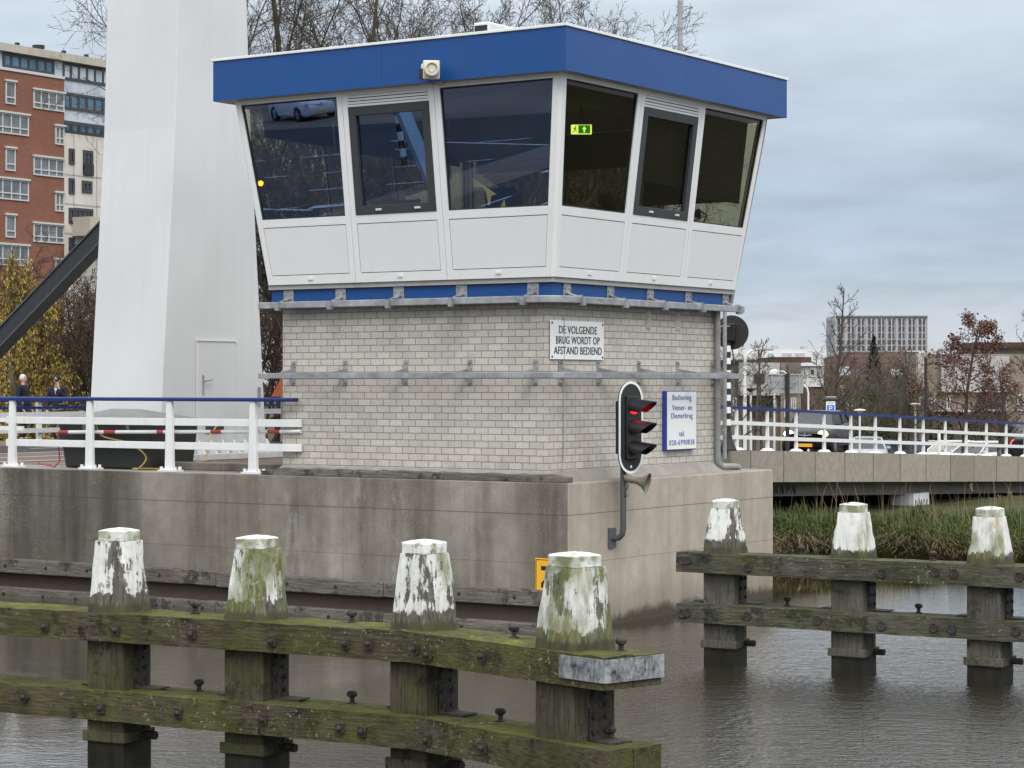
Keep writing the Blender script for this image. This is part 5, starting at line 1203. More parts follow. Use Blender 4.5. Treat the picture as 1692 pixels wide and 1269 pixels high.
    # plum gable with tan house
    t = thing('flat_roofed_house', (*at_d(1590, 700, d + 3).xy, -.6), 'tan brick house with plum gable, white cladding panel and garage doors behind the oak', 'house')
    b = MB(); P = [at_d(1475, g, d - 2.8), at_d(1519, g, d - 2.8), at_d(1519, 634, d - 2.8), at_d(1497, 636, d - 2.8), at_d(1476, 690, d - 2.8)]; b.prism(P, FV * 9); b.build('gable_wall', M['plumbrick'], t)
    fbox(MB(), 1519.3, 1760, 585, g, d - 1.5, 10).build('wall', M['tanbrick'], t); fbox(MB(), 1517, 1532, 583, 640, d - 2.0, .49).build('pier', M['corn'], t); fbox(MB(), 1612, 1765, 565.5, 575.5, d + 1, 7).build('roof', M['tiles'], t); fbox(MB(), 1618, 1762, 575.6, 584.9, d + 1.3, 6).build('upper_wall', M['greybrick'], t); fbox(MB(), 1480, 1530, 579.5, 583, d + 6, 4).build('parapet', M['render_white'], t)
    fbox(MB(), 1556, 1668, 588, 648, d - 1.9, .39).build('cladding', M['render_grey'], t)
    fbox(MB(), 1541, 1664, 680, g, d - 2.2, .69).build('garage_front', M['plumbrick'], t); fbox(MB(), 1538, 1667, 676.5, 679.8, d - 2.5, 1.0).build('ledge', M['sillgrey'], t); fbox(MB(), 1615, 1652, 655, 676, d - 1.6, .3).build('balcony_recess', M['wood_dark'], t)
    for a, b_, c, e, k in ((1518.5, 1528, 656, 677, 1), (1534, 1546, 656, 677, 2), (1564, 1571, 653, 676, 1), (1654, 1664, 655, 676, 1), (1681, 1700, 652, 679, 2)): fwin(t, a, b_, c, e, d - 1.52, M['winframe'], M['pane'], k)
    # low white block behind
    d = 170; t = thing('white_flats', (*at_d(1290, 700, d + 4).xy, -.6), 'low white flat roofed block with a row of dark windows behind the terraced houses', 'building')
    fbox(MB(), 1195, 1366, 577, gpx(-.6, d), d, 12).build('wall', M['render_white'], t)
    for a, b_ in ((1210, 1217), (1219, 1227), (1241, 1249), (1250, 1258), (1270, 1278), (1293, 1300), (1301, 1309), (1314, 1322), (1323, 1330), (1344, 1352)): fwin(t, a, b_, 583, 593, d - .02, M['winframe'], M['pane'], 2, 0, .1)
    b = MB(); fbox(b, 1255, 1261, 571, 577, d + 3, 2); fbox(b, 1279, 1287, 571, 577, d + 3, 2); fbox(b, 1328, 1335, 572, 577, d + 3, 2); b.build('roof_vent', M['sillgrey'], t)
    # slab office block far away
    d = 600; t = thing('office_block', (*at_d(1450, 700, d + 10).xy, -.6), 'distant pale grid-fronted office block standing above the house roofs', 'office block')
    grey = paint('far_pale_grid', (.43, .42, .42), .8, .1, .1, .2); win = mk_winglass('far_window', (.04, .048, .065))
    c = CAM.copy(); P = lambda px, q, dd: at_d(px, q, dd)
    b = MB(); z0, z1 = -.6, at_d(0, 521, d).z
    A, B_, C_, D_ = at_d(1381, 600, d), at_d(1532, 600, d), at_d(1530, 600, d + 22), at_d(1365.5, 600, d + 22)
    b.hexa([(*A.xy, z0), (*B_.xy, z0), (*C_.xy, z0), (*D_.xy, z0), (*A.xy, z1), (*B_.xy, z1), (*C_.xy, z1), (*D_.xy, z1)]); b.build('facade', grey, t)
    rows = ((527.5, 537.2), (539, 548), (550, 559), (561.5, 569), (571.5, 579))
    u = (B_ - A).normalized(); Lw = (B_ - A).length; n = Vector((u.y, -u.x, 0))
    for k in range(18):
        x = Lw * (k + .5) / 18 + (-.35 if k % 2 else .35)
        for r_, (q0, q1) in enumerate(rows):
            w = .46 if r_ < 3 else .58
            za, zb_ = at_d(0, q1, d).z, at_d(0, q0, d).z; b = MB(); b.obox(A.xy.to_3d() + u * x + Vector((0, 0, (za + zb_) / 2)) + n * .05, u * w, n * .06, Vector((0, 0, (zb_ - za) / 2))); b.build('window', win, t)
    for k in range(19):
        x = Lw * k / 18; b = MB(); b.obox(A.xy.to_3d() + u * x + Vector((0, 0, (z0 + z1) / 2)) + n * .2, u * .16, n * .2, Vector((0, 0, (z1 - z0) / 2))); b.build('pilaster', grey, t)
    b = MB()
    for k in range(30): b.obox(A.xy.to_3d() + u * (Lw * (k + .5) / 30) + Vector((0, 0, at_d(0, 524, d).z)) + n * .45, u * .42, n * .06, Vector((0, 0, .22)))
    b.build('top_slots', win, t)
    u2 = (D_ - A).normalized(); n2 = Vector((-u2.y, u2.x, 0)); L2 = (D_ - A).length
    b = MB()
    for k in range(9):
        b.obox(A.xy.to_3d() + u2 * (L2 * (k + .5) / 9) + Vector((0, 0, (at_d(0, 528, d).z + at_d(0, 580, d).z) / 2)) + n2 * .03 * (1 if n2.dot(A - CAM) < 0 else -1), u2 * .55, n2 * .06, Vector((0, 0, (at_d(0, 528, d).z - at_d(0, 580, d).z) / 2)))
    b.build('end_glazing', win, t)
houses()
# ================================================================ trees, shrubs, grass
def grow(out, p, d, L, r, lvl, P, R):
    """collects (points, radii, level) for one branch and its children"""
    n = P['seg'][lvl]; pts = [p.copy()]; rs = [r]; dirs = [d.copy()]; c = p.copy(); dd = d.copy(); w = P['wob'][lvl]; tr = P['up'][lvl]; tip = P.get('tip', .3)
    for i in range(n):
        dd = (dd + Vector((R.gauss(0, w), R.gauss(0, w), R.gauss(0, w) + tr))).normalized(); c = c + dd * (L / n); pts.append(c.copy()); dirs.append(dd.copy()); rs.append(r * (1 - (1 - tip) * (i + 1) / n))
    out.append((pts, rs, lvl))
    if lvl + 1 >= len(P['seg']): return
    k = P['kids'][lvl]; k = int(k) + (R.random() < k - int(k)); s0 = P['start'][lvl]
    for j in range(k):
        t = s0 + (1 - s0) * (j + R.uniform(.1, .9)) / k; t = min(t, .98); i = int(t * n); f = t * n - i; q = pts[i].lerp(pts[i + 1], f); bd = dirs[i + 1]
        ang = rad(R.uniform(*P['ang'][lvl])); ax = bd.orthogonal().normalized(); ax.rotate(Matrix.Rotation(R.uniform(0, 6.283) if P.get('spiral') is None else j * 2.4 + R.uniform(-.6, .6), 3, bd)); nd = bd.copy(); nd.rotate(Matrix.Rotation(ang, 3, ax))
        cl = L * P['rat'][lvl] * (1.15 - .6 * t) * R.uniform(.7, 1.2) if lvl or not P.get('cone') else L * P['rat'][lvl] * (1.15 - t) * R.uniform(.8, 1.15)
        cr = max(P['rmin'], (r * (1 - .7 * t)) * P['rr'][lvl] * R.uniform(.8, 1.1))
        grow(out, q, nd, cl, cr, lvl + 1, P, R)
def tree_parts(t, out, bark, split=1, sides=(8, 6, 5, 4, 3, 3)):
    tr, cr = MB(), MB()
    for pts, rs, lvl in out: (tr if lvl < split else cr).tube(pts, rs, sides[lvl], cap=False)
    tr.build('trunk', bark, t, smooth='all'); 
    if cr.v: cr.build('crown', bark, t, smooth='all')
BIG = dict(seg=(4, 8, 7, 5, 4, 3), wob=(.05, .10, .14, .17, .2, .22), up=(.02, .045, .05, .04, .02, .0), kids=(9, 10, 10, 7, 3), start=(.4, .12, .12, .12, .12), ang=((8, 36), (20, 44), (25, 55), (28, 60), (30, 60)), rat=(3.0, .52, .50, .50, .52), rr=(.58, .55, .55, .6, .7), rmin=.0065, tip=.35)
def big_trees():
    specs = ((530, 55, 11, 'leftmost of the big bare trees behind the roof, nearest the white tower'), (655, 52, 23, 'big bare tree behind the roof, left of the siren'), (770, 50, 12, 'middle one of the big bare trees, right of the siren and behind the air conditioner'), (905, 56, 31, 'big bare tree behind the roof corner, left of the mast'), (968, 58, 17, 'rightmost of the big bare trees behind the roof, around the mast'))
    for px, d, seed, lb in specs:
        SP = BIG if 600 < px < 950 else dict(BIG, ang=((8, 34), (18, 42), (25, 55), (28, 60), (30, 60)))
        p = at_d(px, 640, d); p.z = 1.4; t = thing('bare_tree', p, lb, 'tree', 'big bare trees behind the bridge house'); out = []
        grow(out, p, Vector((0, 0, 1)), 3.4, .33, 0, SP, random.Random(seed)); tree_parts(t, out, M['bark'], 2)
big_trees()
SLIM = dict(seg=(9, 6, 5, 4), wob=(.04, .10, .15, .2), up=(.03, .05, .05, .03), kids=(22, 6, 4), start=(.30, .15, .15), ang=((38, 66), (28, 52), (30, 55)), rat=(.42, .45, .5), rr=(.42, .55, .7), rmin=.010, tip=.2, spiral=1, cone=1)
BUSHY = dict(seg=(3, 5, 4, 4, 3), wob=(.08, .14, .18, .2, .22), up=(.02, .06, .04, .02, .0), kids=(9, 8, 7, 4), start=(.1, .15, .15, .15), ang=((15, 65), (25, 60), (25, 60), (30, 60)), rat=(1.7, .55, .5, .5), rr=(.6, .6, .6, .7), rmin=.012, tip=.35)
def small_trees():
    def mk(px, d, z0, H, spec, seed, lb, bark, r, grp=None, name='bare_tree', split=1):
        p = at_d(px, 640, d); p.z = z0; t = thing(name, p, lb, 'shrub' if 'shrub' in name else 'tree', grp); out = []
        grow(out, p, Vector((0, 0, 1)), H, r, 0, spec, random.Random(seed)); tree_parts(t, out, bark, split)
    mk(1365, 98, -.5, 8.3, SLIM, 3, 'slim straight bare tree standing in front of the distant office block', M['bark2'], .12)
    mk(1236, 88, -.2, 5.8, SLIM, 5, 'small bare tree just right of the round black signal', M['bark2'], .085)
    mk(1259, 92, -.4, 5.6, SLIM, 6, 'thin bare tree before the pale mottled house cladding', M['bark2'], .075)
    mk(1700, 92, -.4, 8.0, dict(SLIM, ang=((40, 70), (30, 55), (30, 55))), 8, 'bare tree cut by the right edge of the photograph', M['bark2'], .13)
    mk(1500, 96, -.5, 5.6, SLIM, 9, 'bare tree with sparse twigs in front of the plum gable', M['bark2'], .08)
    mk(1662, 84, .1, 3.3, dict(SLIM, ang=((30, 60), (30, 55), (30, 55))), 19, 'young bare tree with dark stem right of the brown-leaved oak', M['bark2'], .09)
    for i, (px, d, H) in enumerate(((1408, 104, 2.6), (1440, 108, 2.9), (1470, 103, 2.4))):
        mk(px, d, -.5, H, BUSHY, 30 + i, ('leftmost', 'middle', 'rightmost')[i] + ' of three dense olive-grey twiggy trees before the tiled roof', M['bark3'], .16, 'twiggy trees before the tiled roof', 'bare_tree')
    for i, (px, d, H, lb) in enumerate(((78, 92, 2.3, 'leafless brown shrub farther back between the two people'), (112, 82, 2.9, 'dense leafless brown shrub behind the man in the cap'), (150, 74, 2.9, 'leafless brown shrub touching the left edge of the white tower'), (447, 66, 3.0, 'nearer leafless brown shrub in the gap beside the block wall'), (458, 74, 3.1, 'leafless brown shrub seen between the white tower and the block wall'), (168, 79, 2.9, 'leafless brown shrub mostly hidden by the white tower'))):
        mk(px, d, 1.2, H, dict(BUSHY, kids=(12, 11, 9, 5), rmin=.012), 50 + i, lb, M['bark4'], .12, None, 'bare_shrub')
    mk(1246, 70, .8, 4.2, dict(SLIM, kids=(12, 5, 4)), 71, 'slender bare tree showing only twigs beside the cabin corner', M['bark2'], .07)
small_trees()
def leaf_mesh(centres, size, R, tint, flat=.6, asp=.55):
    b = MB(); tv = []
    for c in centres:
        n = Vector((R.gauss(0, 1), R.gauss(0, 1), R.gauss(0, 1) + flat)).normalized(); u = n.orthogonal().normalized(); u.rotate(Matrix.Rotation(R.uniform(0, 6.28), 3, n)); w = n.cross(u); s = size * R.uniform(.6, 1.3)
        b.add([c - u * s, c - w * s * asp + n * s * .15, c + u * s, c + w * s * asp + n * s * .15], [(0, 1, 2, 3)]); tv.append(min(1, max(0, R.gauss(tint, .22))))
    return b, tv
def leafy():
    R = random.Random(21)
    # oak that kept its brown leaves
    def oak(px, d, H, seed, lb, nl, keep=1.0):
        p = at_d(px, 640, d); p.z = -.4; t = thing('oak_tree', p, lb, 'tree', None); out = []
        grow(out, p, Vector((0, 0, 1)), H, .13, 0, dict(SLIM, kids=(17, 6, 3), start=(.26, .15, .15), ang=((55, 82), (28, 55), (30, 60)), rat=(.60, .5, .5)), random.Random(seed)); tree_parts(t, out, M['bark2'])
        tips = [q for pts, rs, l in out if l >= 2 for q in pts[1:]]; C = []
        for i in range(nl):
            q = R.choice(tips); C.append(q + Vector((R.gauss(0, .12), R.gauss(0, .12), R.gauss(0, .09))))
        b, tv = leaf_mesh(C, .062, R, .5); o = b.build('foliage', M['oakleaf'], t); set_tint(o, tv)
    oak(1592, 94, 6.6, 4, 'oak still holding brown leaves in front of the tan house', 5600)
    oak(1655, 99, 4.6, 9, 'smaller oak with thinner brown leaves right of the larger oak', 1600)
    # yellow weeping willow
    for (px, d, H, seed, lb, ns) in ((40, 71, 4.4, 5, 'weeping willow with yellow autumn leaves in front of the brick apartment block', 2300), (-8, 72, 4.8, 6, 'yellow willow at the left photo edge, mostly out of view', 1600)):
        p = at_d(px, 640, d); p.z = .6; t = thing('willow_tree', p, lb, 'tree'); out = []
        grow(out, p, Vector((0, 0, 1)), 4.0, .26, 0, dict(seg=(4, 7, 5, 4), wob=(.05, .1, .14, .18), up=(.03, .05, .02, -.02), kids=(7, 7, 5), start=(.4, .25, .2), ang=((12, 60), (20, 55), (25, 60)), rat=(H / 4.0, .42, .5), rr=(.5, .5, .6), rmin=.012, tip=.3), random.Random(seed)); tree_parts(t, out, M['bark3'], 2)
        tips = [q for pts, rs, l in out if l >= 2 for q in pts]; C = []; st = MB()
        for i in range(ns):
            q = R.choice(tips).copy(); L = R.uniform(1.0, 5.2); L = min(L, q.z - 1.0)
            if L < .4: continue
            sw = Vector((R.gauss(0, .10), R.gauss(0, .10), 0)); pts = [q + sw * (u * L) * (1 - u * .5) - Vector((0, 0, L * u)) for u in (0, .25, .5, .75, 1)]; st.tube(pts, .006, 3, cap=False)
            for j in range(int(L * 13)): u = R.random(); C.append(q + sw * (u * L) - Vector((0, 0, L * u)) + Vector((R.gauss(0, .07), R.gauss(0, .07), 0)))
        st.build('hanging_twigs', M['bark3'], t); b = MB(); tv = []
        for c in C:
            s = R.uniform(.04, .075); a = R.uniform(0, 6.28); h = Vector((math.cos(a), math.sin(a), 0)); dn = Vector((R.gauss(0, .3), R.gauss(0, .3), -1)).normalized() * s * 1.9
            b.add([c, c + h * s * .5 + dn * .5, c + dn, c - h * s * .5 + dn * .5], [(0, 1, 2, 3)]); tv.append(min(1, max(0, R.gauss(.5, .25))))
        o = b.build('foliage', M['willow'], t); set_tint(o, tv)
    # conifers and evergreen shrubs near the houses
    def conifer(px, d, top_py, seed, lb, wd):
        p = at_d(px, 640, d); p.z = -.5; H = at_d(px, top_py, d).z + .5; t = thing('conifer', p, lb, 'tree'); b = MB(); b.tube([p, p + Vector((0, 0, H * .98))], [.11, .02], 7); b.build('trunk', M['bark2'], t); C = []
        for i in range(1500):
            u = R.random() ** .8; r = wd * (1 - u) ** .8 * R.uniform(.35, 1.05); a = R.uniform(0, 6.28); C.append(p + Vector((r * math.cos(a), r * math.sin(a), .4 + (H - .4) * u + R.gauss(0, .1) - r * .25)))
        m, tv = leaf_mesh(C, .13, R, .4, .2, .3); o = m.build('foliage', M['conifer'], t); set_tint(o, tv)
    conifer(1444, 112, 558, 3, 'dark conifer tip rising above the tiled roof before the office block', 1.25)
    for i, (px, d, q, w) in enumerate(((1448, 109, 655, 1.0), (1476, 110, 672, .9), (1560, 110, 690, .8), (1620, 109, 664, 1.1), (1425, 108, 692, .9))):
        p = at_d(px, 640, d); p.z = -.5; H = at_d(px, q, d).z + .5; t = thing('evergreen_shrub', p, ('rounded dull green shrub below the olive twiggy trees', 'dull green shrub touching the plum gable', 'low green shrub under the left side of the oak', 'dark green shrub behind the oak trunk', 'low green shrub behind the small silver car')[i], 'shrub'); C = []
        for k in range(900):
            a = R.uniform(0, 6.28); u = R.uniform(0, 1); r = w * math.sqrt(R.random()) * (1 - .5 * u); C.append(p + Vector((r * math.cos(a), r * math.sin(a), .15 + u * H * R.uniform(.7, 1))))
        m, tv = leaf_mesh(C, .10, R, .4); o = m.build('foliage', M['shrubleaf'], t); set_tint(o, tv)
        b = MB()
        for k in range(6): b.tube([p + Vector((R.gauss(0, .1), R.gauss(0, .1), 0)), p + Vector((R.gauss(0, w * .4), R.gauss(0, w * .4), H * .7))], [.03, .01], 4)
        b.build('stem', M['bark2'], t)
leafy()
def grass():
    R = random.Random(33); V = []; F = []; T = []
    def blade(x, y, z, h, lean, dirn, w, tint):
        o = len(V); dx, dy = math.cos(dirn), math.sin(dirn); px_, py_ = -dy * w, dx * w
        for u, ww in ((0, 1), (.45, .8), (.8, .45)):
            k = lean * h * u * u; zz = z + h * u * (1 - .35 * lean * u)
            V.append((x + dx * k - px_ * ww, y + dy * k - py_ * ww, zz)); V.append((x + dx * k + px_ * ww, y + dy * k + py_ * ww, zz))
        k = lean * h; V.append((x + dx * k, y + dy * k, z + h * (1 - .45 * lean)))
        F.extend([(o, o + 1, o + 3, o + 2), (o + 2, o + 3, o + 5, o + 4), (o + 4, o + 5, o + 6)]); T.extend([tint] * 3)
    n = 0
    while n < 60000:
        # walk along the waterline, then inland
        u = R.random(); inl = 5.5 * R.random() ** 1.7
        if u < .30: y = R.uniform(6.8, 15.5); x = -3.3 - inl
        else:
            a = R.uniform(-2.5, 13.5); x = -3.3 + a * .909 - inl * .415; y = 13.7 + a * .415 + inl * .909
        if x < -6.6: continue
        n += 1; z = land_z(x, y); s_ = shore(x, y)
        if s_ < .02 or (mnoise.noise(Vector((x * 1.3, y * 1.1, 40))) < -.38 and R.random() < .8): continue
        cl = mnoise.noise(Vector((x * .9, y * .55, 3))); cl2 = mnoise.noise(Vector((x * 2.5, y * 1.6, 9)))
        h = max(.12, (.34 + .38 * cl + .24 * cl2) * R.uniform(.6, 1.3) + .07)
        edge = max(0, min(1, (.9 - s_) / .8))
        tint = .24 + .42 * cl2 + .50 * edge + R.gauss(0, .12) + (.22 if R.random() < .15 else 0)
        if edge > .25: ln = R.uniform(.8, 1.7); dn = R.gauss(-.9, .7); h *= R.uniform(1.0, 1.7)
        else: ln = R.uniform(.15, .9); dn = R.uniform(0, 6.28)
        blade(x, y, z - .03, h, ln, dn, R.uniform(.005, .011), max(0, min(1, tint)))
    for i in range(260):   # tall dead stalks
        a = R.uniform(-1, 13); inl = R.uniform(1.0, 5); x = -3.3 + a * .909 - inl * .415; y = 13.7 + a * .415 + inl * .909; z = land_z(x, y); blade(x, y, z, R.uniform(.7, 1.35), R.uniform(.05, .4), R.uniform(0, 6.28), .006, R.uniform(.75, 1))
    me = MB(); me.v = [Vector(v) for v in V]; me.f = F; me.mi = [0] * len(F); o = me.build('grass', M['grass']); set_tint(o, T); tag(o, 'long green and straw coloured grass on the canal bank', 'grass', kind='stuff')
    # a few reed plumes
    for i, (px, q) in enumerate(((1672, 812), (1688, 808), (1655, 818), (1595, 800))):
        y = on_x(px, 830, -5.0).y; x = -5.0 + R.uniform(-.3, .3); z = land_z(x, y); top = on_x(px, q, x).z; t = thing('reed_stem', (x, y, z), ('second reed plume from the photo\'s right edge', 'rightmost reed plume on the bank', 'third reed plume from the photo\'s right edge', 'lone reed plume left of the other three')[i], 'reed', 'reed plumes on the bank')
        b = MB(); b.tube([(x, y, z), (x + .03, y, (z + top) / 2), (x + .06, y + .04, top)], [.008, .006, .004], 4); b.build('stalk', M['bark3'], t)
        b = MB(); tv = []
        for k in range(60):
            u = R.random(); c = Vector((x + .06 + R.gauss(0, .02), y + .04 + R.gauss(0, .02), top - .28 * u)); dn = Vector((R.gauss(0, .5), R.gauss(0, .5), .8)).normalized() * .07; s = Vector((R.gauss(0, 1), R.gauss(0, 1), 0)).normalized() * .012; b.add([c - s, c + s, c + dn], [(0, 1, 2)]); tv.append(R.uniform(.8, 1))
        o = b.build('plume', M['grass'], t); set_tint(o, tv)
grass()
# ================================================================ street furniture
def street_things():
    # crossing signal seen from behind
    x, y = -5.2, 15.42; z = ramp_z(y)
    t = thing('road_signal', (x, y, z), 'back of round black road signal on black and white striped pole behind the house corner', 'traffic signal')
    b = MB(); n = 14; zb, zt = z + .42, z + 2.28; h = (zt - zb) / n
    for i in range(n): b.m = i % 2; b.cyl((x, y, zb + i * h), (x, y, zb + (i + 1) * h), .062, 14)
    b.m = 0; b.cyl((x, y, zt), (x, y, zt + .45), .062, 14); b.build('striped_pole', [M['soft_black'], M['signwhite']], t, smooth=True)
    b = MB(); b.lathe((x, y, z), (0, 0, 1), [(.19, 0), (.19, .04), (.10, .25), (.07, .42), (0, .42)], 14); b.build('pole_foot', M['soft_black'], t)
    c = Vector((x, y, at_d(1205, 549, 49.2).z)) + RV * .06; nn = (FV * .92 + RV * .25).normalized()
    b = MB(); b.lathe(c + nn * .10, nn, [(0, -.012), (.375, -.012), (.375, .012), (0, .012)], 32); b.build('backing_board', M['soft_black'], t, smooth=True)
    a = Vector((nn.y, -nn.x, 0)); b = MB(); b.obox(c - nn * .02, a * .11, nn * .10, Vector((0, 0, .19))); b.build('lamp_housing', M['black'], t, bevel=.02)
    b = MB(); b.tube([c - nn * .02 - a * .02 + Vector((0, 0, .12)), c - nn * .14 + Vector((0, 0, .13)), c - nn * .14 - a * .2 + Vector((0, 0, .13))], .012, 6); b.build('cable', M['sillgrey'], t)
    # slim grey mast behind the rain pipe
    t = thing('grey_mast', (-4.2, 12.6, ramp_z(12)), 'slim grey mast rising between the rain pipe and the round signal', 'mast'); p = at_d(1198, 700, 44)
    b = MB(); b.cyl((p.x, p.y, DECK), (p.x, p.y, at_d(1198, 512, 44).z), .04, 10); b.build('pole', M['galv'], t); t.location = (p.x, p.y, DECK)
    for o in t.children:
        for v in o.data.vertices: v.co -= Vector((p.x, p.y, DECK)) - ORG[t.name]
    # back of a direction board
    d = 76; c = at_d(1298, 634, d); g = ramp_z(c.y) + .01
    t = thing('direction_board', (c.x, c.y, g), 'grey back of a wide rectangular road sign on a dark post', 'road sign')
    b = MB(); b.obox(c, RV * .60, FV * .012, Vector((0, 0, .325))); b.build('board', M['galv'], t)
    b = MB()
    for u in (-.46, -.18, .46): b.obox(c - FV * .03 + RV * u, RV * .018, FV * .014, Vector((0, 0, .31)))
    for w in (.30, -.30): b.obox(c - FV * .03 + Vector((0, 0, w)), RV * .58, FV * .016, Vector((0, 0, .02)))
    b.build('stiffener', M['sillgrey'], t)
    b = MB(); b.cyl(c + RV * .06 - FV * .09 - Vector((0, 0, c.z - g)), c + RV * .06 - FV * .09 + Vector((0, 0, .34)), .075, 12); b.build('post', M['soft_black'], t, smooth=True)
    # parking machine
    d = 84; c = at_d(1372, 672, d); g = ramp_z(c.y) - .2
    t = thing('parking_machine', (c.x, c.y, g), 'dark parking ticket machine with white panel and blue letter P', 'parking machine')
    b = MB(); b.obox(Vector((c.x, c.y, (g + c.z + .24) / 2)), RV * .235, FV * .14, Vector((0, 0, (c.z + .24 - g) / 2))); b.build('cabinet', M['darkframe'], t, bevel=.04)
    b = MB(); b.obox(c + Vector((0, 0, .27)), RV * .27, FV * .17, Vector((0, 0, .05))); b.obox(c + Vector((0, 0, .335)) - RV * .02, RV * .17, FV * .1, Vector((0, 0, .02))); b.build('top_cover', M['darkframe'], t, bevel=.015)
    b = MB(); b.obox(c + Vector((0, 0, .36)) + RV * .03, RV * .17, FV * .08, Vector((0, 0, .012))); b.build('solar_panel', M['signwhite'], t)
    f = c - FV * .142
    b = MB(); b.obox(f + Vector((0, 0, -.06)), RV * .17, FV * .004, Vector((0, 0, .26))); b.build('notice_panel', M['signwhite'], t)
    b = MB(); b.obox(f - FV * .006 + Vector((0, 0, -.10)), RV * .135, FV * .004, Vector((0, 0, .16))); s = b.build('blue_field', paint('parking_blue', (.02, .12, .55), .4, .03), t)
    text_obj('P', 'lettering', M['signwhite'], s, f - FV * .012 + Vector((0, 0, -.07)), RV, (0, 0, 1), .13, .19, thick=.002)
    text_obj('ZONE', 'lettering', M['soft_black'], s, f - FV * .006 + Vector((0, 0, .135)), RV, (0, 0, 1), .2, .05, thick=.001)
    # lamp posts
    def lamp(px, d, top, z0, lb, kind, side=1):
        p = at_d(px, 640, d); zt = at_d(px, top, d).z; t = thing('street_lamp', (p.x, p.y, z0), lb, 'street lamp'); q = lambda u, z: Vector((p.x, p.y, 0)) + RV * u + Vector((0, 0, z))
        if kind == 'arm':
            b = MB(); b.tube([q(0, z0), q(0, zt - .55), q(side * .06, zt - .25), q(side * .25, zt - .05), q(side * .6, zt)], [.085, .07, .055, .05, .04], 10); b.build('pole', M['lampwhite'], t, smooth=True)
            b = MB(); b.obox(q(side * .8, zt), RV * .3, FV * .1, Vector((0, 0, .05))); b.build('lamp_head', M['sillgrey'], t, bevel=.03)
        elif kind == 'hook':
            b = MB(); b.tube([q(0, z0), q(0, zt - .35), q(side * .05, zt - .15), q(side * .18, zt - .03), q(side * .4, zt)], [.05, .045, .04, .035, .03], 8); b.build('pole', M['lampwhite'], t, smooth=True)
            b = MB(); b.lathe(q(side * .48, zt - .02), (0, 0, -1), [(.0, -.04), (.08, -.02), (.1, .04), (0, .05)], 12); b.build('lamp_head', M['lampwhite'], t)
        elif kind == 'globe':
            b = MB(); b.cyl(q(0, z0), q(0, zt - .2), .05, 8); b.build('pole', M['lampwhite'], t); b = MB(); b.sphere(q(0, zt - .05), .24, 14, 8, (1, 1, .8)); b.build('lamp_globe', M['signwhite'], t, smooth=True)
        else:
            b = MB(); b.cyl(q(0, z0), q(0, zt - .08), .055, 10, .04); b.build('pole', M['lampwhite'], t, smooth=True); b = MB(); b.lathe(q(0, zt - .14), (0, 0, 1), [(.06, 0), (.10, .05), (.24, .11), (.22, .15), (.0, .18)], 16); b.build('lamp_hood', M['soft_black'] if kind == 'dark' else M['cream'], t, smooth=True)
    lamp(1231, 88, 577, .6, 'tall white lamp post with curved arm right of the striped pole', 'arm'); lamp(1241, 90, 642, .3, 'short white lamp post with dark mushroom hood near the striped pole', 'dark')
    lamp(1303, 92, 613, .2, 'white hook-shaped lamp rising behind the wide grey road sign', 'hook', -1); lamp(1336, 94, 635, .1, 'white hook-shaped lamp right of the wide grey road sign', 'hook', -1); lamp(1280, 105, 615, -.5, 'white globe lamp peeping over the wide grey road sign', 'globe')
    lamp(1513, 96, 667, -.3, 'short lamp with flat pale hood in front of the plum gable', 'cream'); lamp(1421, 92, 677, -.2, 'short pale hooded lamp right of the parking machine', 'cream'); lamp(1597, 97, 679, -.5, 'short pale hooded lamp under the brown-leaved oak', 'cream')
    p = at_d(1530, 640, 90); t = thing('dark_post', (p.x, p.y, -.3), 'tall thin dark post in front of the tan house wall', 'post'); b = MB(); b.cyl((p.x, p.y, -.3), (p.x, p.y, at_d(0, 590, 90).z), .06, 10); b.build('pole', M['soft_black'], t)
    p = at_d(1552, 640, 72); zz = ramp_z(p.y); t = thing('road_post', (p.x, p.y, zz), 'low white post beside the road seen through the viaduct railing', 'post'); b = MB(); b.cyl((p.x, p.y, zz), (p.x, p.y, zz + .8), .05, 10); b.build('pole', M['signwhite'], t)
    # orange warning triangle peeping past the house
    c = at_d(462, 646, 58); z0 = DECK
    t = thing('warning_sign', (c.x, c.y, z0), 'orange triangular warning sign peeping out beside the house wall', 'sign')
    b = MB(); k = c + RV * .06; b.prism([k + RV * .36 - Vector((0, 0, .14)), k - RV * .27 - Vector((0, 0, .14)), k + RV * .05 + Vector((0, 0, .46))], FV * .02); b.build('board', M['orange'], t)
    b = MB(); b.cyl((k.x, k.y, z0), k + Vector((0, 0, .2)) + FV * .04, .03, 8); b.build('post', M['sillgrey'], t)
street_things()

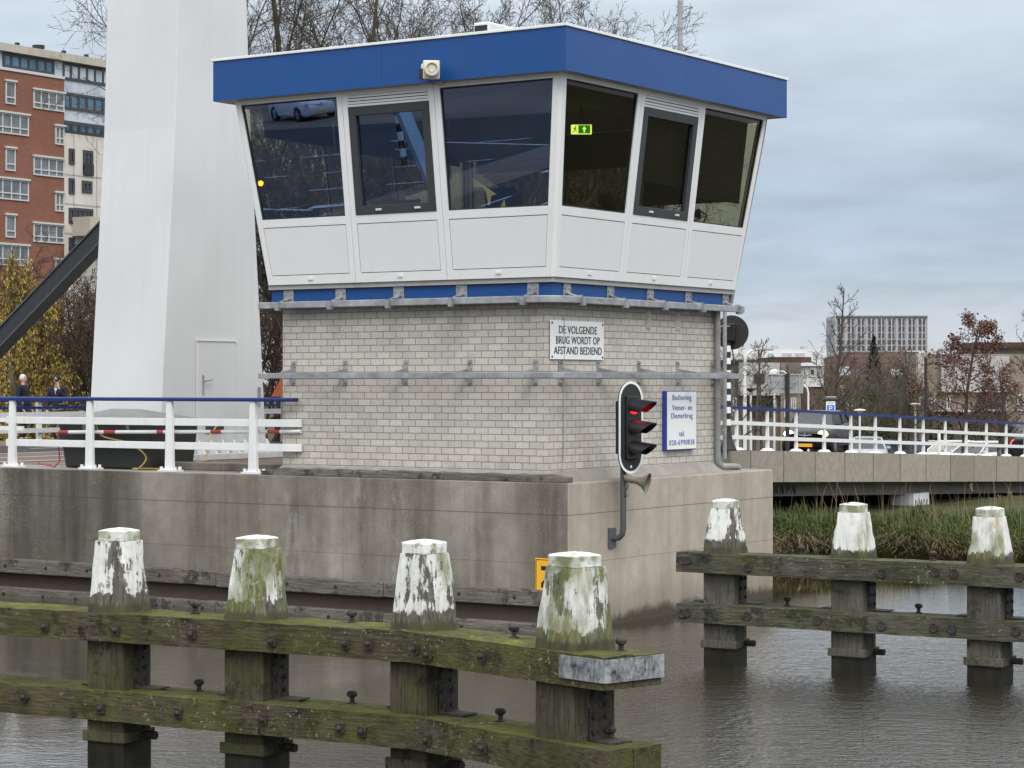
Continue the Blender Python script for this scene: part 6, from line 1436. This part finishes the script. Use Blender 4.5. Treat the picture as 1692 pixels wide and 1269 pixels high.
# ================================================================ cars
def car_model(name, lb, paintmat, L=4.3, Wd=1.8, Ht=1.48, kind='hatch', lit=False, tail=False, grp=None, plate=True):
    """nose along local -y; built at the origin, wheels on z=0"""
    t = thing(name, (0, 0, 0), lb, 'car', grp); hw = Wd / 2
    st = {'hatch': [(-.50, .40, .62, .66), (-.485, .26, .70, .80), (-.45, .20, .78, .90), (-.36, .19, .88, .97), (-.20, .18, .98, 1.0), (.0, .18, 1.0, 1.0), (.25, .18, 1.02, 1.0), (.40, .19, 1.03, .985), (.47, .22, 1.0, .93), (.50, .36, .92, .84)]}['hatch']
    b = MB(); v = []; m = 12
    for (u, zl, zb, w) in st:
        y = u * L; W_ = hw * w; s = Ht / 1.48
        prof = [(-W_ * .86, zl), (-W_ * .98, zl + .10), (-W_, zl + .32), (-W_ * .985, zb * s - .10), (-W_ * .93, zb * s - .02), (-W_ * .80, zb * s + .01), (W_ * .80, zb * s + .01), (W_ * .93, zb * s - .02), (W_ * .985, zb * s - .10), (W_, zl + .32), (W_ * .98, zl + .10), (W_ * .86, zl)]
        v += [(x, y, z) for x, z in prof]
    f = []
    for i in range(len(st) - 1):
        for j in range(m): f.append((i * m + j, i * m + (j + 1) % m, (i + 1) * m + (j + 1) % m, (i + 1) * m + j))
    f += [tuple(range(m - 1, -1, -1)), tuple((len(st) - 1) * m + j for j in range(m))]
    b.add(v, f); b.build('body', paintmat, t, smooth=True)
    # glasshouse: windscreen, side windows, rear window, roof
    s = Ht / 1.48; zb = .985 * s; zr = Ht
    bl = [(-.235, .86), (.485 if kind != 'suv' else .49, .86)]; yf0, yf1, yr1, yr0 = -.26 * L, -.09 * L, .36 * L, .475 * L
    if kind == 'suv': yr1, yr0 = .42 * L, .485 * L
    wb_, wr = hw * .90, hw * .70
    P = dict(fl=(-wb_ * .97, yf0, zb - .04), fr=(wb_ * .97, yf0, zb - .04), rl=(-wb_ * .95, yr0, zb), rr=(wb_ * .95, yr0, zb), tfl=(-wr * .96, yf1, zr - .05), tfr=(wr * .96, yf1, zr - .05), trl=(-wr * .95, yr1, zr - .06), trr=(wr * .95, yr1, zr - .06))
    P = {k: Vector(q) for k, q in P.items()}
    def pane(nm, q, mat, par=t): 
        n = (q[1] - q[0]).cross(q[2] - q[0]).normalized(); b = MB(); b.prism(q, n * -.02); return b.build(nm, mat, par)
    pane('windscreen', [P['fl'], P['fr'], P['tfr'], P['tfl']], M['pane_car']); pane('rear_window', [P['rr'], P['rl'], P['trl'], P['trr']], M['pane_car'])
    ml, mt = (P['fl'] * .45 + P['rl'] * .55), (P['tfl'] * .4 + P['trl'] * .6)
    for sg in (1, -1):
        fx = lambda q: Vector((q.x * sg, q.y, q.z)); q1 = [fx(P['fl']), fx(P['tfl']), fx(mt), fx(ml)]; q2 = [fx(ml), fx(mt), fx(P['trl']), fx(P['rl'])]
        if sg < 0: q1, q2 = q1[::-1], q2[::-1]
        pane('side_window', q1, M['pane_car']); pane('side_window', q2, M['pane_car'])
        b = MB()
        for a, e in ((P['fl'], P['tfl']), (ml, mt), (P['rl'], P['trl'])): b.bar(fx(a), fx(e), .07, .05, (0, 1, 0))
        b.bar(fx(P['tfl']), fx(P['trl']), .06, .05); b.build('pillar', paintmat, t)
        b = MB(); b.sphere(fx(P['fl']) + Vector((-sg * .12, .18, .06)), .10, 10, 6, (1, .6, .7)); b.build('wing_mirror', paintmat, t, smooth=True)
    b = MB(); r1 = [(-wr * .97, yf1 - .02), (wr * .97, yf1 - .02), (wr * .96, yr1 + .02), (-wr * .96, yr1 + .02)]; c1 = [(-wr * .75, yf1 + .25), (wr * .75, yf1 + .25), (wr * .75, yr1 - .2), (-wr * .75, yr1 - .2)]
    b.add([(x, y, zr - .06) for x, y in r1] + [(x, y, zr) for x, y in c1], [(3, 2, 1, 0), (4, 5, 6, 7), (0, 1, 5, 4), (1, 2, 6, 5), (2, 3, 7, 6), (3, 0, 4, 7)]); b.build('roof', paintmat, t, smooth=True, bevel=.03)
    for sx in (-1, 1):
        for y in (-.31 * L, .30 * L):
            x = sx * (hw - .10); b = MB(); b.lathe((x, y, .32), (sx, 0, 0), [(.20, -.1), (.31, -.1), (.325, -.06), (.325, .06), (.31, .095), (.21, .10), (.2, .05)], 24); w = b.build('wheel', M['rubber'], t, smooth=True)
            b = MB(); b.lathe((x, y, .32), (sx, 0, 0), [(.205, .04), (.205, .09), (.17, .085), (.06, .10), (0, .102)], 20); b.build('rim', M['chrome'], w, smooth=True)
            b = MB(); b.lathe((x + sx * .04, y, .33), (sx, 0, 0), [(.375, -.02), (.375, .062), (.33, .062), (.33, -.02)], 24); b.build('wheel_arch', M['soft_black'], t)
        h = Vector((sx * hw * .66, -.468 * L, .70 * s)); b = MB(); b.sphere(h, .15, 12, 8, (1.2, .6, .85)); b.build('headlight', M['head_lit'] if lit else M['chrome'], t, smooth=True)
        h = Vector((sx * hw * .74, .485 * L, .84 * s)); b = MB(); b.sphere(h, .13, 12, 8, (1.2, .5, 1.0)); b.build('tail_light', M['lamp_red'] if False else (M['tail_lit'] if tail else M['red']), t, smooth=True)
        h = Vector((sx * hw * .70, -.478 * L, .38)); b = MB(); b.sphere(h, .075, 10, 6, (1, .6, 1)); b.build('fog_light', M['head_lit'] if (lit and sx < 0) else M['soft_black'], t, smooth=True)
    b = MB(); b.hexa([(-hw * .60, -.487 * L, .36), (hw * .60, -.487 * L, .36), (hw * .60, -.46 * L, .36), (-hw * .60, -.46 * L, .36), (-hw * .52, -.4965 * L, .52), (hw * .52, -.4965 * L, .52), (hw * .52, -.46 * L, .52), (-hw * .52, -.46 * L, .52)]); b.build('grille', M['soft_black'], t)
    b = MB(); b.tube([(-hw * .48, -.483 * L, .70 * s), (-hw * .12, -.505 * L, .655 * s), (0, -.508 * L, .63 * s), (hw * .12, -.505 * L, .655 * s), (hw * .48, -.483 * L, .70 * s)], .018, 6); b.build('chrome_strip', M['chrome'], t)
    b = MB(); b.prism([(0, -.511 * L, .74 * s), (.055, -.509 * L, .675 * s), (0, -.511 * L, .61 * s), (-.055, -.509 * L, .675 * s)], (0, -.012, 0)); b.build('emblem', M['chrome'], t)
    if plate:
        for y, z in ((-.508 * L, .33), (.508 * L, .58)):
            b = MB(); b.box(-.26, .26, y - .012, y + .012, z - .055, z + .055); b.build('number_plate', M['yellow'], t)
    return t
def place(t, p, rz): t.location = p; t.rotation_euler = (0, 0, rz)
def cars():
    dark = paint('dark_plum_car_paint', (.016, .010, .013), .3, .05, 2, .3); p = at_d(1352, 640, 80); p.z = ramp_z(p.y) + .01
    c = car_model('parked_car', 'dark hatchback with glowing headlights driving on the viaduct behind the railing', dark, 4.15, 1.80, 1.50, lit=True); place(c, p, rad(YAW - 20))
    suv = paint('black_car_paint', (.008, .009, .010), .28, .05, 2, .35); p = at_d(1694, 640, 92); p.z = ramp_z(p.y) + .01
    c = car_model('parked_car', 'black car seen from behind with red tail light at the right photo edge', suv, 4.5, 1.86, 1.56, 'suv', tail=True); place(c, p, rad(YAW + 180 - 6))
    silver = paint('silver_car_paint', (.42, .45, .50), .25, .06); white = paint('white_car_paint', (.72, .73, .75), .25, .05); teal = paint('dark_teal_car_paint', (.02, .05, .06), .2, .05)
    rows = (('small silver car with sloping nose beside the dark hatchback', silver, 1434, 100, -.1, 1.42, -8), ('dark teal parked car behind the viaduct railing, left of the silver car', teal, 1474, 101, -.26, 1.46, -60), ('second silver car in the car park, between the teal and the white car', silver, 1503, 104, -.36, 1.42, -75),
            ('white estate car parked side-on behind the viaduct railing', white, 1559, 101, -.34, 1.48, -88), ('white car just left of the black car at the right edge', white, 1622, 98, -.22, 1.40, -50))
    for lb, m, px, d, z, H, r in rows:
        p = at_d(px, 640, d); p.z = z; c = car_model('parked_car', lb, m, 4.1, 1.76, H, grp='cars in the lower car park'); place(c, p, rad(YAW + r))
    # things on the road across the canal, beside the camera: the photo shows them as reflections in the cabin glass
    c = car_model('parked_car', 'white car across the canal, reflected in the top of the cabin\'s leftmost window', white, 4.4, 1.8, 1.6, 'suv'); place(c, Vector((-49.5, -57.6, 1.94)), rad(118))
    t = thing('striped_post', (-30, -38.4, 1.93), 'black and white striped post across the canal, reflected in the opening window', 'post'); b = MB()
    for i in range(10): b.m = i % 2; b.cyl((-30, -38.4, 1.94 + i * .3), (-30, -38.4, 1.94 + (i + 1) * .3), .11, 12)
    b.build('pole', [M['soft_black'], M['signwhite']], t, smooth=True)
    t = thing('leaning_strut', (-23.2, -30.6, 1.93), 'pale blue leaning steel strut across the canal, reflected in the opening window', 'strut'); b = MB(); b.bar((-23.2, -30.6, 1.94), (-27.0, -33.2, 7.6), .4, .3); b.build('beam', paint('pale_blue_steel', (.30, .40, .46), .4, .1), t)
cars()

# ================================================================ people and bicycle behind the road railing
def skin_mesh(name, nodes, edges, mat, par, sub=2, root=0):
    me = bpy.data.meshes.new(name); o = bpy.data.objects.new(name, me); COL.objects.link(o)
    off = ORG[par.name]; me.from_pydata([Vector(n[0]) - off for n in nodes], edges, []); o.parent = par; ORG[o.name] = off
    sk = o.modifiers.new('skin', 'SKIN'); sk.use_smooth_shade = True
    o.data.skin_vertices or me.attributes
    for i, n in enumerate(nodes):
        s = me.skin_vertices[0].data[i]; r = n[1]; s.radius = r if isinstance(r, tuple) else (r, r); s.use_root = (i == root)
    sb = o.modifiers.new('subdivision', 'SUBSURF'); sb.levels = sub; sb.render_levels = sub
    me.materials.append(mat); return o
def person(px, py_top, d, face, lb, hand_up, hair, shirt):
    base = at_d(px, 640, d); base.z = DECK + .015; top = at_d(px, py_top, d).z; k = (top - base.z) / 1.72
    t = thing('person', base, lb, 'person'); fwd = Vector(face).normalized(); sd = Vector((fwd.y, -fwd.x, 0)); U = Vector((0, 0, 1))   # sd = person's right hand side
    P = lambda r, f, z: base + (sd * r + fwd * f + U * z) * k
    nodes = [(P(0, 0, .95), (.155 * k, .11 * k)), (P(0, .0, 1.15), (.14 * k, .10 * k)), (P(0, .0, 1.36), (.165 * k, .10 * k)), (P(0, .01, 1.47), .06 * k), (P(0, .02, 1.53), .055 * k), (P(0, .035, 1.585), (.066 * k, .08 * k)), (P(0, .025, 1.65), (.074 * k, .092 * k)), (P(0, .015, 1.70), (.05 * k, .06 * k))]
    edges = [(i, i + 1) for i in range(7)]
    def chain(start, pts):
        prev = start
        for q, r in pts: nodes.append((q, r)); edges.append((prev, len(nodes) - 1)); prev = len(nodes) - 1
        return prev
    arms = {}
    for s in (1, -1):
        chain(0, [(P(.10 * s, 0, .86), .085 * k), (P(.105 * s, .01, .50), .055 * k), (P(.11 * s, -.02, .10), .04 * k), (P(.12 * s, .10, .035), .035 * k)])
        if hand_up and s == -1: a = [(P(-.20, 0, 1.40), .055 * k), (P(-.27, .08, 1.14), .045 * k), (P(-.15, .22, 1.30), .036 * k), (P(-.085, .17, 1.47), .027 * k)]
        else: a = [(P(.20 * s, 0, 1.40), .055 * k), (P(.25 * s, -.02, 1.12), .045 * k), (P(.25 * s, .10, .88), .034 * k), (P(.24 * s, .14, .82), .027 * k)]
        w = chain(2, a); arms[s] = a; h = a[-1][0]; dr = (a[-1][0] - a[-2][0]).normalized()
        pal = len(nodes); nodes.append((h + dr * .055 * k, .030 * k)); edges.append((w, pal)); side = dr.cross(fwd).normalized() if abs(dr.dot(fwd)) < .9 else sd
        for fi, (o_, ln) in enumerate(((-.030, .062), (-.010, .072), (.010, .068), (.028, .052))):
            q0 = h + dr * .09 * k + side * o_ * k; q1 = q0 + (dr * .8 + fwd * .25).normalized() * ln * .5 * k; q2 = q1 + (dr * .6 + fwd * .45 * (-1 if hand_up and s == -1 else 1)).normalized() * ln * .5 * k
            chain(pal, [(q0, .0095 * k), (q1, .0085 * k), (q2, .0075 * k)])
        q0 = h + dr * .03 * k - side * .035 * k * 1; chain(w, [(q0, .011 * k), (q0 + (dr - side * .7).normalized() * .045 * k, .009 * k)])
    body = skin_mesh('body', nodes, edges, M['skin'], t)
    # jacket and trousers follow the body
    jn = [(P(0, 0, .84), (.185 * k, .145 * k)), (P(0, 0, 1.0), (.185 * k, .14 * k)), (P(0, 0, 1.18), (.18 * k, .135 * k)), (P(0, 0, 1.36), (.185 * k, .125 * k)), (P(0, .0, 1.45), (.11 * k, .085 * k)), (P(0, .005, 1.50), .075 * k)]; je = [(i, i + 1) for i in range(5)]
    for s in (1, -1):
        a = arms[s]; rs = (.085, .070, .058, .050); prev = 3
        for (q, _), r in zip(a, rs):
            q = q if r > .055 else q.lerp(a[-2][0], .35 if r < .055 else 0); jn.append((q, r * k)); je.append((prev, len(jn) - 1)); prev = len(jn) - 1
    skin_mesh('jacket', jn, je, M['navy'], t)
    tn = [(P(0, 0, .93), (.16 * k, .12 * k))]; te = []
    for s in (1, -1):
        prev = 0
        for q, r in ((P(.10 * s, 0, .82), .105), (P(.105 * s, .01, .48), .078), (P(.11 * s, -.02, .08), .062)): tn.append((q, r * k)); te.append((prev, len(tn) - 1)); prev = len(tn) - 1
    skin_mesh('trousers', tn, te, M['trouser'], t)
    for s in (1, -1):
        b = MB(); b.sphere(P(.115 * s, .06, .04), .06 * k, 10, 6, (1, 1, .75)); q = P(.115 * s, .06, .04); b.v = [q + (v - q) + fwd * ((v - q).dot(fwd)) * 1.0 for v in b.v]; b.build('shoe', M['soft_black'], t, smooth=True)
    hc = P(0, .022, 1.625)
    b = MB(); b.sphere(P(0, .118, 1.60), .016 * k, 8, 6, (1, 1, 1.3)); b.build('nose', M['skin'], t, smooth=True)
    for s in (1, -1):
        b = MB(); b.sphere(P(.033 * s, .105, 1.628), .0095 * k, 8, 6); b.build('eye', M['soft_black'], t, smooth=True); b = MB(); b.sphere(P(.080 * s, .01, 1.61), .022 * k, 8, 6, (.6, .8, 1.4)); b.build('ear', M['skin'], t, smooth=True)
    b = MB(); b.obox(P(0, .105, 1.563), sd * .022 * k, fwd * .006, U * .005); b.build('mouth', paint('lips', (.35, .15, .12), .5, .02), t)
    if hair == 'white':
        b = MB(); b.sphere(hc + U * .022 * k - fwd * .018 * k, .103 * k, 16, 10, (.86, .86, 1.0)); q = hc
        b.v = [v if (v - q).dot(fwd) < .045 * k or (v - q).z > .06 * k else v - fwd * ((v - q).dot(fwd) - .045 * k) for v in b.v]; b.build('hair', M['hairwhite'], t, smooth=True)
    else:
        b = MB(); b.lathe(hc + U * .018 * k, (0, 0, 1), [(.098 * k, 0), (.101 * k, .03 * k), (.092 * k, .075 * k), (.06 * k, .103 * k), (0, .112 * k)], 18); c = b.build('cap', M['cap'], t, smooth=True)
        b = MB(); b.prism([hc + U * .02 * k + fwd * .085 * k * math.cos(a) * (1.0) + sd * .09 * k * math.sin(a) for a in [rad(-70 + 20 * i) for i in range(8)]] + [hc + U * .008 * k + fwd * .165 * k + sd * .06 * k, hc + U * .008 * k + fwd * .165 * k - sd * .06 * k], U * .010); b.build('cap_peak', M['cap'], c)
        text_obj('A', 'cap_letter', M['signwhite'], c, hc + U * .062 * k + fwd * .106 * k, -sd, (0, 0, 1), .075 * k, .07 * k, thick=.004)
        b = MB(); b.sphere(hc - fwd * .02 * k - U * .005, .092 * k, 12, 8, (1, 1, .6)); b.build('hair', M['hairwhite'], t, smooth=True)
    if shirt:
        b = MB(); b.prism([P(-.045, .128, 1.44), P(.045, .128, 1.44), P(.0, .150, 1.26)], -fwd * .03); b.build('shirt_front', M['shirt'], t)
def people():
    person(38, 620, 57, RV * .96 - FV * .25, 'white-haired person in navy jacket standing in profile behind the road railing', False, 'white', False)
    person(95, 623, 56.5, -FV * .97 - RV * .1, 'person in dark cap with white A and open navy jacket, hand raised to chin', True, 'cap', True)
    # bicycle with front crate standing behind the railing
    p = at_d(122, 640, 55.6); p.z = DECK + .015; t = thing('bicycle', p, 'dark city bicycle with black front carrier standing beside the person in the cap', 'bicycle')
    f = RV * .98 + FV * .2; f.normalize(); s = Vector((f.y, -f.x, 0)); U = Vector((0, 0, 1)); q = lambda a, z, o=0: p + f * a + U * z + s * o
    for a in (-.55, .55):
        b = MB(); ring = [q(a + .34 * math.cos(i * math.pi / 12), .345 + .34 * math.sin(i * math.pi / 12)) for i in range(25)]; b.tube(ring, .019, 6, cap=False); w = b.build('wheel', M['rubber'], t, smooth=True)
        b = MB()
        for i in range(10): b.tube([q(a, .345), q(a + .33 * math.cos(i * .628), .345 + .33 * math.sin(i * .628))], .003, 3)
        b.build('spokes', M['chrome'], w)
    b = MB()
    for a, e in ((q(-.55, .345), q(-.05, .30)), (q(-.05, .30), q(-.22, .88)), (q(-.55, .345), q(-.18, .72)), (q(-.05, .30), q(.40, .78)), (q(-.19, .78), q(.38, .86)), (q(.55, .345), q(.37, .98))): b.tube([a, e], .017, 8)
    b.build('frame', M['soft_black'], t)
    b = MB(); b.sphere(q(-.24, .93), .12, 10, 6, (1.2, .9, .4)); b.build('saddle', M['soft_black'], t, smooth=True)
    b = MB(); b.tube([q(.20, 1.06, -.28), q(.33, 1.08, -.2), q(.37, 1.04, 0), q(.33, 1.08, .2), q(.20, 1.06, .28)], .013, 8); b.build('handlebar', M['chrome'], t, smooth=True)
    b = MB(); b.obox(q(.55, 1.02), f * .30, s * .2, U * .025); b.obox(q(.55, .90), f * .26, s * .17, U * .1); b.build('front_carrier', M['soft_black'], t)
    b = MB(); b.sphere(q(.62, .74), .06, 10, 6); b.build('front_lamp', M['chrome'], t, smooth=True)
people()
